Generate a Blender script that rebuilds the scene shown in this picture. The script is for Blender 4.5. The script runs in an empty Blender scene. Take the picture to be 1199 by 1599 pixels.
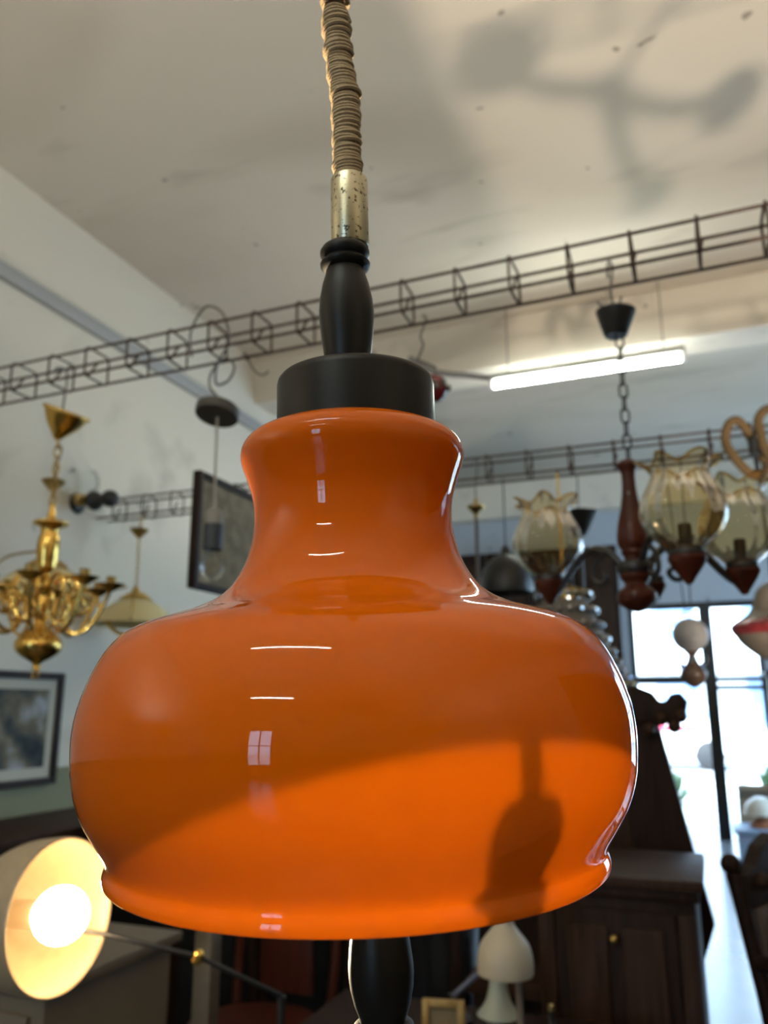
import bpy, bmesh, math, random
from mathutils import Vector, Matrix, Euler
PI = math.pi
R = math.radians
random.seed(7)
sc = bpy.context.scene
col = sc.collection

# ------------------------------------------------------------------ camera, sky, sun, exposure
# metres; x runs along the ceiling beams, y down the length of the shop to the street front, z up
cam_data = bpy.data.cameras.new('camera')
cam = bpy.data.objects.new('camera', cam_data)
col.objects.link(cam)
cam.location = (0, 0, 1.4)
cam.rotation_euler = (R(90 + 13.67), 0, R(21.6))
cam_data.sensor_fit = 'VERTICAL'
cam_data.sensor_height = 36
cam_data.lens = 36 * 1250 / 1599
cam_data.clip_start = 0.02
cam_data.clip_end = 200
cam_data.dof.use_dof = True
cam_data.dof.focus_distance = 0.47
cam_data.dof.aperture_fstop = 7.5
sc.camera = cam

world = bpy.data.worlds.new('sky')
sc.world = world
world.use_nodes = True
bg = world.node_tree.nodes['Background']
bg.inputs['Color'].default_value = (0.52, 0.75, 1.0, 1)
bg.inputs['Strength'].default_value = 7

def add_light(name, kind, loc, energy, color, rot=(0, 0, 0)):
    d = bpy.data.lights.new(name, kind)
    d.energy = energy
    d.color = color
    o = bpy.data.objects.new(name, d)
    o.location = loc
    o.rotation_euler = rot
    col.objects.link(o)
    return o

sun = add_light('sun', 'SUN', (4, 0, 20), 7.0, (1.0, 0.95, 0.86))
sun.data.angle = R(0.6)
sun.rotation_euler = Vector((0.45, 0.60, -0.75)).to_track_quat('-Z', 'Y').to_euler()
# daylight portals in the two openings (they only guide the sky's light in)
for nm, loc, rz, sx, sy in (('street_portal', (-0.1, 10.05, 1.3), 0, 1.6, 2.5), ('bay_portal', (2.45, 10.05, 1.85), 0, 1.9, 2.9), ('side_portal', (3.72, 7.5, 2.25), -PI / 2, 3.4, 2.7), ('rear_portal', (-1.5, -6.05, 1.6), PI, 1.5, 2.4)):
    p = add_light(nm, 'AREA', loc, 1, (1, 1, 1), (R(-90), 0, rz))
    p.data.shape = 'RECTANGLE'
    p.data.size = sx
    p.data.size_y = sy
    p.data.cycles.is_portal = True

sc.view_settings.view_transform = 'Standard'
sc.view_settings.look = 'None'
sc.view_settings.gamma = 1
sc.view_settings.use_curve_mapping = False
sc.view_settings.exposure = 0.95
sc.cycles.max_bounces = 10
sc.cycles.transparent_max_bounces = 16
sc.cycles.sample_clamp_indirect = 6

# ------------------------------------------------------------------ materials
def new_mat(name):
    m = bpy.data.materials.new(name)
    m.use_nodes = True
    nt = m.node_tree
    return m, nt, nt.nodes, nt.nodes['Principled BSDF']

def mat(name, c, rough=0.5, metal=0.0, vary=0.0, scale=12.0, bump=0.0, coat=0.0, emit=0.0, stretch=None):
    m, nt, N, b = new_mat(name)
    b.inputs['Base Color'].default_value = (*c, 1)
    b.inputs['Roughness'].default_value = rough
    b.inputs['Metallic'].default_value = metal
    b.inputs['Coat Weight'].default_value = coat
    if emit:
        b.inputs['Emission Color'].default_value = (*c, 1)
        b.inputs['Emission Strength'].default_value = emit
    if vary or bump:
        b.inputs['Specular IOR Level'].default_value = 0.14 if stretch else (0.25 if max(c) < 0.012 else 0.5)
        tc = N.new('ShaderNodeTexCoord')
        mp = N.new('ShaderNodeMapping')
        if stretch:
            mp.inputs['Scale'].default_value = stretch
        nt.links.new(tc.outputs['Object'], mp.inputs['Vector'])
        n = N.new('ShaderNodeTexNoise')
        n.inputs['Scale'].default_value = scale
        n.inputs['Detail'].default_value = 5
        nt.links.new(mp.outputs['Vector'], n.inputs['Vector'])
        if vary:
            r = N.new('ShaderNodeValToRGB')
            lo, hi = 1 - vary, 1 + vary
            r.color_ramp.elements[0].position = 0.3
            r.color_ramp.elements[1].position = 0.7
            r.color_ramp.elements[0].color = (*[min(1, v * lo) for v in c], 1)
            r.color_ramp.elements[1].color = (*[min(1, v * hi) for v in c], 1)
            nt.links.new(n.outputs['Fac'], r.inputs['Fac'])
            nt.links.new(r.outputs['Color'], b.inputs['Base Color'])
        if bump:
            bp = N.new('ShaderNodeBump')
            bp.inputs['Strength'].default_value = bump
            bp.inputs['Distance'].default_value = 0.004
            nt.links.new(n.outputs['Fac'], bp.inputs['Height'])
            nt.links.new(bp.outputs['Normal'], b.inputs['Normal'])
    return m

def glass_mat(name, tint, rough=0.02, ior=1.5, amount=1.0):
    """thin blown glass: tinted see-through plus a Fresnel gloss"""
    m, nt, N, b = new_mat(name)
    N.remove(b)
    out = N['Material Output']
    t = N.new('ShaderNodeBsdfTransparent')
    t.inputs['Color'].default_value = (*tint, 1)
    g = N.new('ShaderNodeBsdfGlossy')
    g.inputs['Roughness'].default_value = rough
    fr = N.new('ShaderNodeFresnel')
    fr.inputs['IOR'].default_value = ior
    ml = N.new('ShaderNodeMath')
    ml.operation = 'MULTIPLY'
    ml.inputs[1].default_value = amount
    nt.links.new(fr.outputs['Fac'], ml.inputs[0])
    mx = N.new('ShaderNodeMixShader')
    nt.links.new(ml.outputs[0], mx.inputs['Fac'])
    nt.links.new(t.outputs[0], mx.inputs[1])
    nt.links.new(g.outputs[0], mx.inputs[2])
    nt.links.new(mx.outputs[0], out.inputs['Surface'])
    return m

def opal_mat(name, c, trans=0.5, tc=None, rough=0.04, ior=1.5):
    """opaline glass: diffuse + translucent body under a glossy skin"""
    m, nt, N, b = new_mat(name)
    N.remove(b)
    out = N['Material Output']
    d = N.new('ShaderNodeBsdfDiffuse')
    d.inputs['Color'].default_value = (*c, 1)
    t = N.new('ShaderNodeBsdfTranslucent')
    t.inputs['Color'].default_value = (*(tc or c), 1)
    mx = N.new('ShaderNodeMixShader')
    mx.inputs['Fac'].default_value = trans
    nt.links.new(d.outputs[0], mx.inputs[1])
    nt.links.new(t.outputs[0], mx.inputs[2])
    g = N.new('ShaderNodeBsdfGlossy')
    g.inputs['Roughness'].default_value = rough
    fr = N.new('ShaderNodeFresnel')
    fr.inputs['IOR'].default_value = ior
    m2 = N.new('ShaderNodeMixShader')
    nt.links.new(fr.outputs['Fac'], m2.inputs['Fac'])
    nt.links.new(mx.outputs[0], m2.inputs[1])
    nt.links.new(g.outputs[0], m2.inputs[2])
    nt.links.new(m2.outputs[0], out.inputs['Surface'])
    return m

M = {}
M['orange'] = opal_mat('orange_opaline_glass', (0.78, 0.160, 0.002), 0.40, (0.92, 0.19, 0.004), 0.025, 1.38)
M['orange_in'] = opal_mat('white_inner_opaline', (0.78, 0.70, 0.60), 0.5, (0.85, 0.78, 0.66), 0.1, 1.3)
M['black_wood'] = mat('black_lacquered_wood', (0.0065, 0.006, 0.0055), 0.40, 0, 0.15, 30, 0.05)
M['ferrule'] = mat('tarnished_nickel', (0.46, 0.42, 0.30), 0.34, 1.0)
M['jute'] = mat('jute_twine', (0.36, 0.265, 0.155), 0.95, 0, 0.15, 500, 0.2)
M['brass'] = mat('polished_brass', (0.72, 0.46, 0.12), 0.17, 1.0, 0.12, 20)
M['dull_brass'] = mat('dull_brass', (0.36, 0.24, 0.08), 0.32, 1.0, 0.2, 20)
M['rust'] = mat('rusty_rebar', (0.060, 0.036, 0.027), 0.8, 0.0, 0.4, 60)
M['steel'] = mat('steel_wire', (0.16, 0.15, 0.145), 0.5, 0.7)
M['iron'] = mat('black_iron', (0.008, 0.008, 0.010), 0.42, 0.0)
M['redwood'] = mat('red_stained_wood', (0.055, 0.013, 0.007), 0.36, 0, 0.3, 30, 0, 0.15, 0, (1, 1, 0.15))
M['amber'] = glass_mat('amber_tulip_glass', (0.90, 0.75, 0.50), 0.05, 1.5, 0.65)
M['clear'] = glass_mat('clear_glass', (0.96, 0.98, 0.98), 0.01, 1.38, 0.6)
M['crystal'] = glass_mat('cut_crystal', (0.80, 0.88, 1.0), 0.03, 2.6, 1.6)
M['pane'] = glass_mat('window_glass', (0.94, 0.97, 0.98), 0.0, 1.45, 0.8)
M['cream'] = opal_mat('cream_glass', (0.85, 0.72, 0.38), 0.3, None, 0.1, 1.4)
M['milk'] = opal_mat('milk_glass', (0.40, 0.39, 0.40), 0.35, None, 0.05, 1.5)
M['ruby'] = mat('ruby_glass', (0.12, 0.006, 0.012), 0.06, 0, 0, 1, 0, 0.6)
M['grey_metal'] = mat('grey_lacquer', (0.062, 0.055, 0.047), 0.55, 0, 0.1, 20)
M['grey_cord'] = mat('grey_cord', (0.33, 0.30, 0.26), 0.7)
M['darkwood'] = mat('dark_oiled_wood', (0.020, 0.0095, 0.006), 0.55, 0, 0.45, 9, 0.1, 0, 0, (6, 6, 0.6))
M['midwood'] = mat('brown_wood', (0.036, 0.018, 0.011), 0.55, 0, 0.4, 9, 0.1, 0, 0, (6, 6, 0.6))
M['blackpaint'] = mat('black_paint', (0.010, 0.010, 0.011), 0.45)
M['white_enamel'] = mat('white_enamel', (0.78, 0.75, 0.68), 0.3)
M['cream_enamel'] = mat('cream_enamel', (0.40, 0.36, 0.28), 0.5)
M['beige'] = mat('beige_shade', (0.15, 0.125, 0.10), 0.7, 0, 0.08, 20)
M['gold'] = mat('gilt_wood', (0.30, 0.19, 0.06), 0.45, 0.5, 0.2, 40)
M['rope'] = mat('manila_rope', (0.125, 0.078, 0.034), 0.9, 0, 0.3, 120, 0.3)
M['mat_board'] = mat('mount_board', (0.42, 0.38, 0.30), 0.8)
M['leather'] = mat('brown_leather', (0.10, 0.062, 0.04), 0.4, 0, 0.2, 12)
M['white_paint'] = mat('white_paint', (0.8, 0.8, 0.78), 0.6)
M['bluegrey'] = mat('blue_grey_paint', (0.30, 0.42, 0.62), 0.5)
M['carton'] = mat('carton', (0.34, 0.26, 0.18), 0.8)
M['rubber'] = mat('rubber', (0.02, 0.02, 0.02), 0.7)
M['red_paint'] = mat('red_paint', (0.62, 0.03, 0.08), 0.5)
M['leaf'] = mat('leaf', (0.10, 0.16, 0.06), 0.6, 0, 0.3, 20)
M['pot'] = mat('grey_pot', (0.42, 0.43, 0.42), 0.8)
M['terracotta'] = mat('terracotta', (0.35, 0.13, 0.06), 0.8)
M['tube_glow'] = mat('fluorescent_glow', (0.93, 1.0, 0.90), 0.4, 0, 0, 1, 0, 0, 46)
M['bulb_glow'] = mat('lit_bulb', (1.0, 0.70, 0.36), 0.4, 0, 0, 1, 0, 0, 22)

def plaster(name, c, stain, scale, thr, streak):
    """old painted plaster with large worn patches and small pits"""
    m, nt, N, b = new_mat(name)
    b.inputs['Roughness'].default_value = 0.75
    tc = N.new('ShaderNodeTexCoord')
    def noise(sc_, st, det=4, dist=0.0):
        mp = N.new('ShaderNodeMapping')
        mp.inputs['Scale'].default_value = st
        nt.links.new(tc.outputs['Object'], mp.inputs['Vector'])
        n = N.new('ShaderNodeTexNoise')
        n.inputs['Scale'].default_value = sc_
        n.inputs['Detail'].default_value = det
        n.inputs['Distortion'].default_value = dist
        nt.links.new(mp.outputs['Vector'], n.inputs['Vector'])
        return n
    def ramp(src, p0, p1):
        r = N.new('ShaderNodeValToRGB')
        r.color_ramp.elements[0].position = p0
        r.color_ramp.elements[1].position = p1
        nt.links.new(src.outputs['Fac'], r.inputs['Fac'])
        return r
    def mixc(fac, a, bcol):
        x = N.new('ShaderNodeMix')
        x.data_type = 'RGBA'
        nt.links.new(fac.outputs['Color'], x.inputs['Factor'])
        if isinstance(a, tuple): x.inputs[6].default_value = (*a, 1)
        else: nt.links.new(a.outputs[2], x.inputs[6])
        x.inputs[7].default_value = (*bcol, 1)
        return x
    s1 = mixc(ramp(noise(scale, streak, 3, 0.6), thr, thr + 0.16), c, stain)
    s2 = mixc(ramp(noise(scale * 4, streak, 3, 0.3), 0.60, 0.74), s1, tuple(v * 0.80 for v in stain))
    s3 = mixc(ramp(noise(9, (1, 1, 1), 1), 0.77, 0.79), s2, tuple(v * 0.6 for v in stain))
    nt.links.new(s3.outputs[2], b.inputs['Base Color'])
    bp = N.new('ShaderNodeBump')
    bp.inputs['Strength'].default_value = 0.12
    bp.inputs['Distance'].default_value = 0.01
    nb = noise(14, (1, 1, 1), 6)
    nt.links.new(nb.outputs['Fac'], bp.inputs['Height'])
    nt.links.new(bp.outputs['Normal'], b.inputs['Normal'])
    return m, nt, N, b, s3, tc

M['ceiling'] = plaster('ceiling_plaster', (0.50, 0.445, 0.365), (0.405, 0.35, 0.275), 0.5, 0.46, (0.45, 1.2, 1))[0]
M['beam'] = plaster('beam_plaster', (0.62, 0.56, 0.47), (0.57, 0.51, 0.43), 0.6, 0.55, (1, 1, 1))[0]
M['wall_grey'] = plaster('front_wall_daylit', (0.40, 0.42, 0.46), (0.36, 0.38, 0.42), 0.6, 0.55, (1, 1, 1))[0]  # blue-grey of the daylight put into this wall's colour
# left wall: cream above a green painted dado that ends 1.09 m up
m_, nt_, N_, b_, s3_, tc_ = plaster('wall_plaster', (0.57, 0.515, 0.415), (0.53, 0.48, 0.385), 0.5, 0.56, (1, 1, 1))
sep_ = N_.new('ShaderNodeSeparateXYZ')
nt_.links.new(tc_.outputs['Object'], sep_.inputs[0])
lt_ = N_.new('ShaderNodeMath')
lt_.operation = 'LESS_THAN'
lt_.inputs[1].default_value = 1.089
nt_.links.new(sep_.outputs['Z'], lt_.inputs[0])
mx_ = N_.new('ShaderNodeMix')
mx_.data_type = 'RGBA'
nt_.links.new(lt_.outputs[0], mx_.inputs['Factor'])
nt_.links.new(s3_.outputs[2], mx_.inputs[6])
mx_.inputs[7].default_value = (0.175, 0.165, 0.085, 1)
nt_.links.new(mx_.outputs[2], b_.inputs['Base Color'])
M['wall'] = m_
M['floor'] = mat('polished_concrete', (0.10, 0.108, 0.125), 0.25, 0, 0.12, 3, 0.03)
M['pavement'] = mat('pavement', (0.50, 0.50, 0.48), 0.8, 0, 0.1, 4)
M['asphalt'] = mat('asphalt', (0.30, 0.30, 0.30), 0.9, 0, 0.1, 8)

def print_mat(name, cols, sc_):
    m, nt, N, b = new_mat(name)
    b.inputs['Roughness'].default_value = 0.75
    b.inputs['Specular IOR Level'].default_value = 0.2
    tc = N.new('ShaderNodeTexCoord')
    n = N.new('ShaderNodeTexNoise')
    n.inputs['Scale'].default_value = sc_
    n.inputs['Detail'].default_value = 6
    nt.links.new(tc.outputs['Object'], n.inputs['Vector'])
    r = N.new('ShaderNodeValToRGB')
    e = r.color_ramp.elements
    e[0].position, e[1].position = 0.32, 0.68
    e[0].color, e[1].color = (*cols[0], 1), (*cols[-1], 1)
    for i, c in enumerate(cols[1:-1]):
        x = e.new(0.32 + 0.36 * (i + 1) / (len(cols) - 1))
        x.color = (*c, 1)
    nt.links.new(n.outputs['Fac'], r.inputs['Fac'])
    nt.links.new(r.outputs['Color'], b.inputs['Base Color'])
    return m
M['print'] = print_mat('muted_landscape_print', [(0.02, 0.026, 0.028), (0.05, 0.055, 0.05), (0.15, 0.12, 0.075), (0.30, 0.30, 0.30)], 6)
M['canvas'] = print_mat('dark_brown_canvas', [(0.12, 0.096, 0.06), (0.19, 0.155, 0.095), (0.13, 0.105, 0.065), (0.23, 0.19, 0.12)], 7)
# pitted ferrule: dark specks on the nickel
nt = M['ferrule'].node_tree
b = nt.nodes['Principled BSDF']
tc = nt.nodes.new('ShaderNodeTexCoord')
n = nt.nodes.new('ShaderNodeTexNoise')
n.inputs['Scale'].default_value = 330
n.inputs['Detail'].default_value = 2
nt.links.new(tc.outputs['Object'], n.inputs['Vector'])
r = nt.nodes.new('ShaderNodeValToRGB')
r.color_ramp.elements[0].position = 0.58
r.color_ramp.elements[1].position = 0.66
r.color_ramp.elements[0].color = (0.46, 0.42, 0.30, 1)
r.color_ramp.elements[1].color = (0.06, 0.05, 0.035, 1)
nt.links.new(n.outputs['Fac'], r.inputs['Fac'])
nt.links.new(r.outputs['Color'], b.inputs['Base Color'])

# ------------------------------------------------------------------ geometry helpers
class G:
    """a bag of vertices and faces that becomes ONE mesh object"""
    def __init__(self):
        self.v, self.f, self.mi = [], [], []
    def add(self, v, f, mi=0):
        o = len(self.v)
        self.v += [tuple(p) for p in v]
        self.f += [tuple(i + o for i in q) for q in f]
        self.mi += [mi] * len(f)
        return self
    def box(self, c, s, rot=None, mi=0):
        hx, hy, hz = s[0] / 2, s[1] / 2, s[2] / 2
        p = [Vector((x, y, z)) for x in (-hx, hx) for y in (-hy, hy) for z in (-hz, hz)]
        if rot is not None:
            m = Euler(rot).to_matrix()
            p = [m @ q for q in p]
        p = [q + Vector(c) for q in p]
        return self.add(p, [(0, 1, 3, 2), (4, 6, 7, 5), (0, 4, 5, 1), (2, 3, 7, 6), (0, 2, 6, 4), (1, 5, 7, 3)], mi)
    def lathe(self, prof, seg=32, at=(0, 0, 0), frill=None, mi=None, mat3=None):
        vs, fs, mis, rows = [], [], [], []
        for k, (r, z) in enumerate(prof):
            if r < 1e-6:
                rows.append([len(vs)])
                vs.append(Vector((0, 0, z)))
            else:
                row = []
                for i in range(seg):
                    a = 2 * PI * i / seg
                    rr, zz = r, z
                    if frill:
                        dr, dz = frill(k, a)
                        rr, zz = r + dr, z + dz
                    row.append(len(vs))
                    vs.append(Vector((rr * math.cos(a), rr * math.sin(a), zz)))
                rows.append(row)
        for k in range(len(rows) - 1):
            a, b = rows[k], rows[k + 1]
            for i in range(seg):
                j = (i + 1) % seg
                if len(a) == 1 and len(b) == 1: continue
                if len(a) == 1: fs.append((a[0], b[i], b[j]))
                elif len(b) == 1: fs.append((a[i], a[j], b[0]))
                else: fs.append((a[i], a[j], b[j], b[i]))
                mis.append(mi[k] if mi else 0)
        if mat3 is not None: vs = [mat3 @ p for p in vs]
        vs = [p + Vector(at) for p in vs]
        o = len(self.v)
        self.v += [tuple(p) for p in vs]
        self.f += [tuple(i + o for i in q) for q in fs]
        self.mi += mis
        return self
    def tube(self, pts, r, seg=8, closed=False):
        P = [Vector(p) for p in pts]
        n = len(P)
        rr = r if isinstance(r, (list, tuple)) else [r] * n
        T = []
        for i in range(n):
            a = P[(i - 1) % n] if closed else P[max(0, i - 1)]
            b = P[(i + 1) % n] if closed else P[min(n - 1, i + 1)]
            T.append((b - a).normalized())
        u = T[0].orthogonal().normalized()
        vs = []
        for i in range(n):
            u = (u - T[i] * u.dot(T[i]))
            u = u.normalized() if u.length > 1e-6 else T[i].orthogonal().normalized()
            w = T[i].cross(u)
            for k in range(seg):
                a = 2 * PI * k / seg
                vs.append(P[i] + (u * math.cos(a) + w * math.sin(a)) * rr[i])
        fs = []
        for i in range(n if closed else n - 1):
            j = (i + 1) % n
            for k in range(seg):
                l = (k + 1) % seg
                fs.append((i * seg + k, i * seg + l, j * seg + l, j * seg + k))
        if not closed:
            fs.append(tuple(range(seg))[::-1])
            fs.append(tuple((n - 1) * seg + k for k in range(seg)))
        return self.add(vs, fs)
    def ball(self, c, r, seg=16, rings=10, sq=1.0):
        pr = [(r * math.sin(PI * k / rings) if 0 < k < rings else 0, -r * sq * math.cos(PI * k / rings)) for k in range(rings + 1)]
        return self.lathe(pr, seg, c)
    def slab(self, outline, d0, d1, axis=1):
        """a flat outline given thickness along an axis"""
        n = len(outline)
        def put(p, d):
            return (p[0], d, p[1]) if axis == 1 else (d, p[0], p[1])
        vs = [put(p, d0) for p in outline] + [put(p, d1) for p in outline]
        fs = [tuple(range(n)), tuple(range(2 * n - 1, n - 1, -1))]
        fs += [(i, (i + 1) % n, n + (i + 1) % n, n + i) for i in range(n)]
        return self.add(vs, fs)

def cat(pts, n=6, closed=False):
    """Catmull-Rom through the points"""
    P = [Vector(p) for p in pts]
    out = []
    m = len(P)
    for i in range(m if closed else m - 1):
        g = lambda k: P[k % m] if closed else P[min(max(k, 0), m - 1)]
        a, b, c, d = g(i - 1), g(i), g(i + 1), g(i + 2)
        for k in range(n):
            t = k / n
            out.append(0.5 * ((2 * b) + (c - a) * t + (2 * a - 5 * b + 4 * c - d) * t * t + (3 * b - a - 3 * c + d) * t ** 3))
    if not closed: out.append(P[-1])
    return out

def cat2(pts, n=5):
    return [(max(0, p.x), p.y) for p in cat([(a, b, 0) for a, b in pts], n)]

def obj(name, g, m, parent=None, loc=None, rot=None, bevel=0.0, label=None, sharp=38, stuff=False):
    me = bpy.data.meshes.new(name)
    me.from_pydata(g.v, [], g.f)
    bm = bmesh.new()
    bm.from_mesh(me)
    bmesh.ops.recalc_face_normals(bm, faces=bm.faces)
    if bevel:
        bmesh.ops.bevel(bm, geom=bm.edges[:], offset=bevel, segments=2, affect='EDGES', profile=0.6)
    bm.to_mesh(me)
    bm.free()
    ms = m if isinstance(m, (list, tuple)) else [m]
    for k in ms: me.materials.append(k)
    if len(ms) > 1 and not bevel:
        me.polygons.foreach_set('material_index', g.mi)
    me.polygons.foreach_set('use_smooth', [True] * len(me.polygons))
    me.set_sharp_from_angle(angle=R(sharp))
    o = bpy.data.objects.new(name, me)
    col.objects.link(o)
    if parent: o.parent = parent
    if loc is not None: o.location = loc
    if rot is not None: o.rotation_euler = rot
    if label: o['label'] = label
    if stuff: o['kind'] = 'stuff'
    return o

def share(src, parent, loc=(0, 0, 0), rot=(0, 0, 0), scale=None):
    """one more piece that shares its mesh with src"""
    o = src.copy()
    col.objects.link(o)
    o.parent = parent
    o.location = loc
    o.rotation_euler = rot
    if scale: o.scale = scale
    return o

def tag(o, label, category, group=None):
    o['label'] = label
    o['category'] = category
    if group: o['group'] = group
    return o

def thing(name, label, category, loc=(0, 0, 0), rot=(0, 0, 0), group=None):
    o = bpy.data.objects.new(name, None)
    o.empty_display_size = 0.05
    col.objects.link(o)
    o.location = loc
    o.rotation_euler = rot
    return tag(o, label, category, group)

def struct(name, g, m, parent=None, **k):
    o = obj(name, g, m, parent, **k)
    if parent is None: o['kind'] = 'structure'
    return o

def clone(root, loc, label, rot=None):
    """a copy of a thing with copies of its parts and sub-parts"""
    r = root.copy()
    col.objects.link(r)
    r.location = loc
    if rot is not None: r.rotation_euler = rot
    r['label'] = label
    for ch in list(root.children):
        c = ch.copy()
        col.objects.link(c)
        c.parent = r
        for g2 in list(ch.children):
            d = g2.copy()
            col.objects.link(d)
            d.parent = c
    return r

# ------------------------------------------------------------------ the room
XL, XR, YB, YF, HC = -3.24, 3.6, -6.0, 9.95, 4.174
struct('floor', G().box((0.18, 1.975, -0.1), (7.2, 16.4, 0.2)), M['floor'])
struct('ceiling', G().box((0.18, 1.975, HC + 0.15), (7.2, 16.4, 0.3)), M['ceiling'])
struct('wall_left', G().box((XL - 0.1, 1.975, HC / 2), (0.2, 16.2, HC)), M['wall'])
g = G()
g.box((XR + 0.1, (-6.125 + 5.8) / 2, HC / 2), (0.2, 5.8 + 6.125, HC))
g.box((XR + 0.1, (9.2 + 10.075) / 2, HC / 2), (0.2, 10.075 - 9.2, HC))
g.box((XR + 0.1, 7.5, 0.45), (0.2, 3.4, 0.9))
g.box((XR + 0.1, 7.5, (3.6 + HC) / 2), (0.2, 3.4, HC - 3.6))
struct('wall_right', g, M['wall'])
# street front: opening from x -0.82 to 0.60, 2.55 m tall
g = G()
g.box(((XL - 0.82) / 2, YF + 0.1, HC / 2), (-0.82 - XL, 0.2, HC))
g.box((1.05, YF + 0.1, HC / 2), (0.90, 0.2, HC))
g.box((3.5, YF + 0.1, HC / 2), (0.2, 0.2, HC))
g.box((2.45, YF + 0.1, (3.3 + HC) / 2), (1.9, 0.2, HC - 3.3))
g.box((2.45, YF + 0.1, 0.2), (1.9, 0.2, 0.4))
g.box((-0.11, YF + 0.1, (2.58 + HC) / 2), (1.42, 0.2, HC - 2.58))
struct('wall_front', g, M['wall_grey'])
# rear wall with a glazed door-sized opening x -2.1..-1.0
g = G()
g.box(((XL - 2.1) / 2, YB - 0.1, HC / 2), (-2.1 - XL, 0.2, HC))
g.box(((XR - 1.0) / 2, YB - 0.1, HC / 2), (XR + 1.0, 0.2, HC))
g.box((-1.55, YB - 0.1, (2.7 + HC) / 2), (1.1, 0.2, HC - 2.7))
g.box((-1.55, YB - 0.1, 0.2), (1.1, 0.2, 0.4))
struct('wall_back', g, M['wall'])
struct('trim_1', G().box((0.18, 5.32 + 0.15, (3.80 + HC) / 2), (6.84, 0.30, HC - 3.80)), M['beam'])
struct('trim_2', G().box((0.18, 9.85, (3.735 + HC) / 2), (6.84, 0.20, HC - 3.735)), M['beam'])
tag(obj('conduit', G().box((XL + 0.021, 3.5, 3.60), (0.04, 12.0, 0.085)), mat('conduit_paint', (0.30, 0.29, 0.275), 0.6), bevel=0.006),
    'grey painted conduit running along the left wall below the ceiling', 'conduit')

# shopfront glazing
w1 = bpy.data.objects.new('window_1', None)
col.objects.link(w1)
w1.location = (0, YF + 0.06, 0)
w1['kind'] = 'structure'
fr = M['blackpaint']
obj('mullion', G().box((0.032, 0, 1.29), (0.135, 0.10, 2.58)), fr, w1, bevel=0.006)
obj('jamb', G().box((-0.79, 0, 1.29), (0.06, 0.08, 2.58)), fr, w1, bevel=0.006)
obj('jamb', G().box((0.575, 0, 1.29), (0.05, 0.08, 2.58)), fr, w1, bevel=0.006)
obj('head', G().box((-0.11, 0, 2.545), (1.42, 0.08, 0.07)), fr, w1, bevel=0.006)
obj('transom', G().box((-0.385, 0, 1.70), (0.76, 0.06, 0.085)), fr, w1, bevel=0.005)
obj('transom', G().box((0.312, 0, 1.70), (0.48, 0.06, 0.05)), fr, w1, bevel=0.005)
obj('transom', G().box((0.312, 0, 1.61), (0.48, 0.06, 0.05)), fr, w1, bevel=0.005)
for x0, x1, z0, z1 in ((-0.76, -0.01, 1.725, 2.51), (0.074, 0.55, 1.72, 2.51), (0.074, 0.55, 0.02, 1.595)):
    obj('pane', G().box(((x0 + x1) / 2, 0.0, (z0 + z1) / 2), (x1 - x0, 0.008, z1 - z0)), M['pane'], w1)
w3 = bpy.data.objects.new('added_window_3', None)  # added window, lets more blue daylight into the front of the shop
col.objects.link(w3)
w3.location = (2.45, YF + 0.06, 0)
w3['kind'] = 'structure'
for x in (-0.92, 0, 0.92):
    obj('mullion', G().box((x, 0, 1.85), (0.07, 0.08, 2.9)), fr, w3, bevel=0.005)
for z in (0.43, 1.9, 3.27):
    obj('rail', G().box((0, 0, z), (1.9, 0.08, 0.06)), fr, w3, bevel=0.005)
for x in (-0.46, 0.46):
    for z0, z1 in ((0.46, 1.87), (1.93, 3.24)):
        obj('pane', G().box((x, 0, (z0 + z1) / 2), (0.84, 0.008, z1 - z0)), M['pane'], w3)
w4 = bpy.data.objects.new('added_window_4', None)  # added unseen side window, brightens the far ceiling with daylight
col.objects.link(w4)
w4.location = (XR + 0.06, 7.5, 0)
w4['kind'] = 'structure'
for y in (-1.67, -0.56, 0.56, 1.67):
    obj('mullion', G().box((0, y, 2.25), (0.08, 0.07, 2.7)), fr, w4, bevel=0.005)
for z in (0.93, 3.57):
    obj('rail', G().box((0, 0, z), (0.08, 3.4, 0.06)), fr, w4, bevel=0.005)
for y in (-1.115, 0, 1.115):
    obj('pane', G().box((0, y, 2.25), (0.008, 1.04, 2.58)), M['pane'], w4)
# rear window
w2 = bpy.data.objects.new('window_2', None)
col.objects.link(w2)
w2.location = (-1.55, YB - 0.06, 0)
w2['kind'] = 'structure'
for x in (-0.52, 0, 0.52):
    obj('frame_bar', G().box((x, 0, 1.55), (0.06, 0.07, 2.3)), M['white_paint'], w2, bevel=0.005)
for z in (0.43, 1.55, 2.67):
    obj('frame_rail', G().box((0, 0, z), (1.1, 0.07, 0.06)), M['white_paint'], w2, bevel=0.005)
for x in (-0.26, 0.26):
    for z0, z1 in ((0.46, 1.52), (1.58, 2.64)):
        obj('pane', G().box((x, 0, (z0 + z1) / 2), (0.46, 0.008, z1 - z0)), M['pane'], w2)

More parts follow.
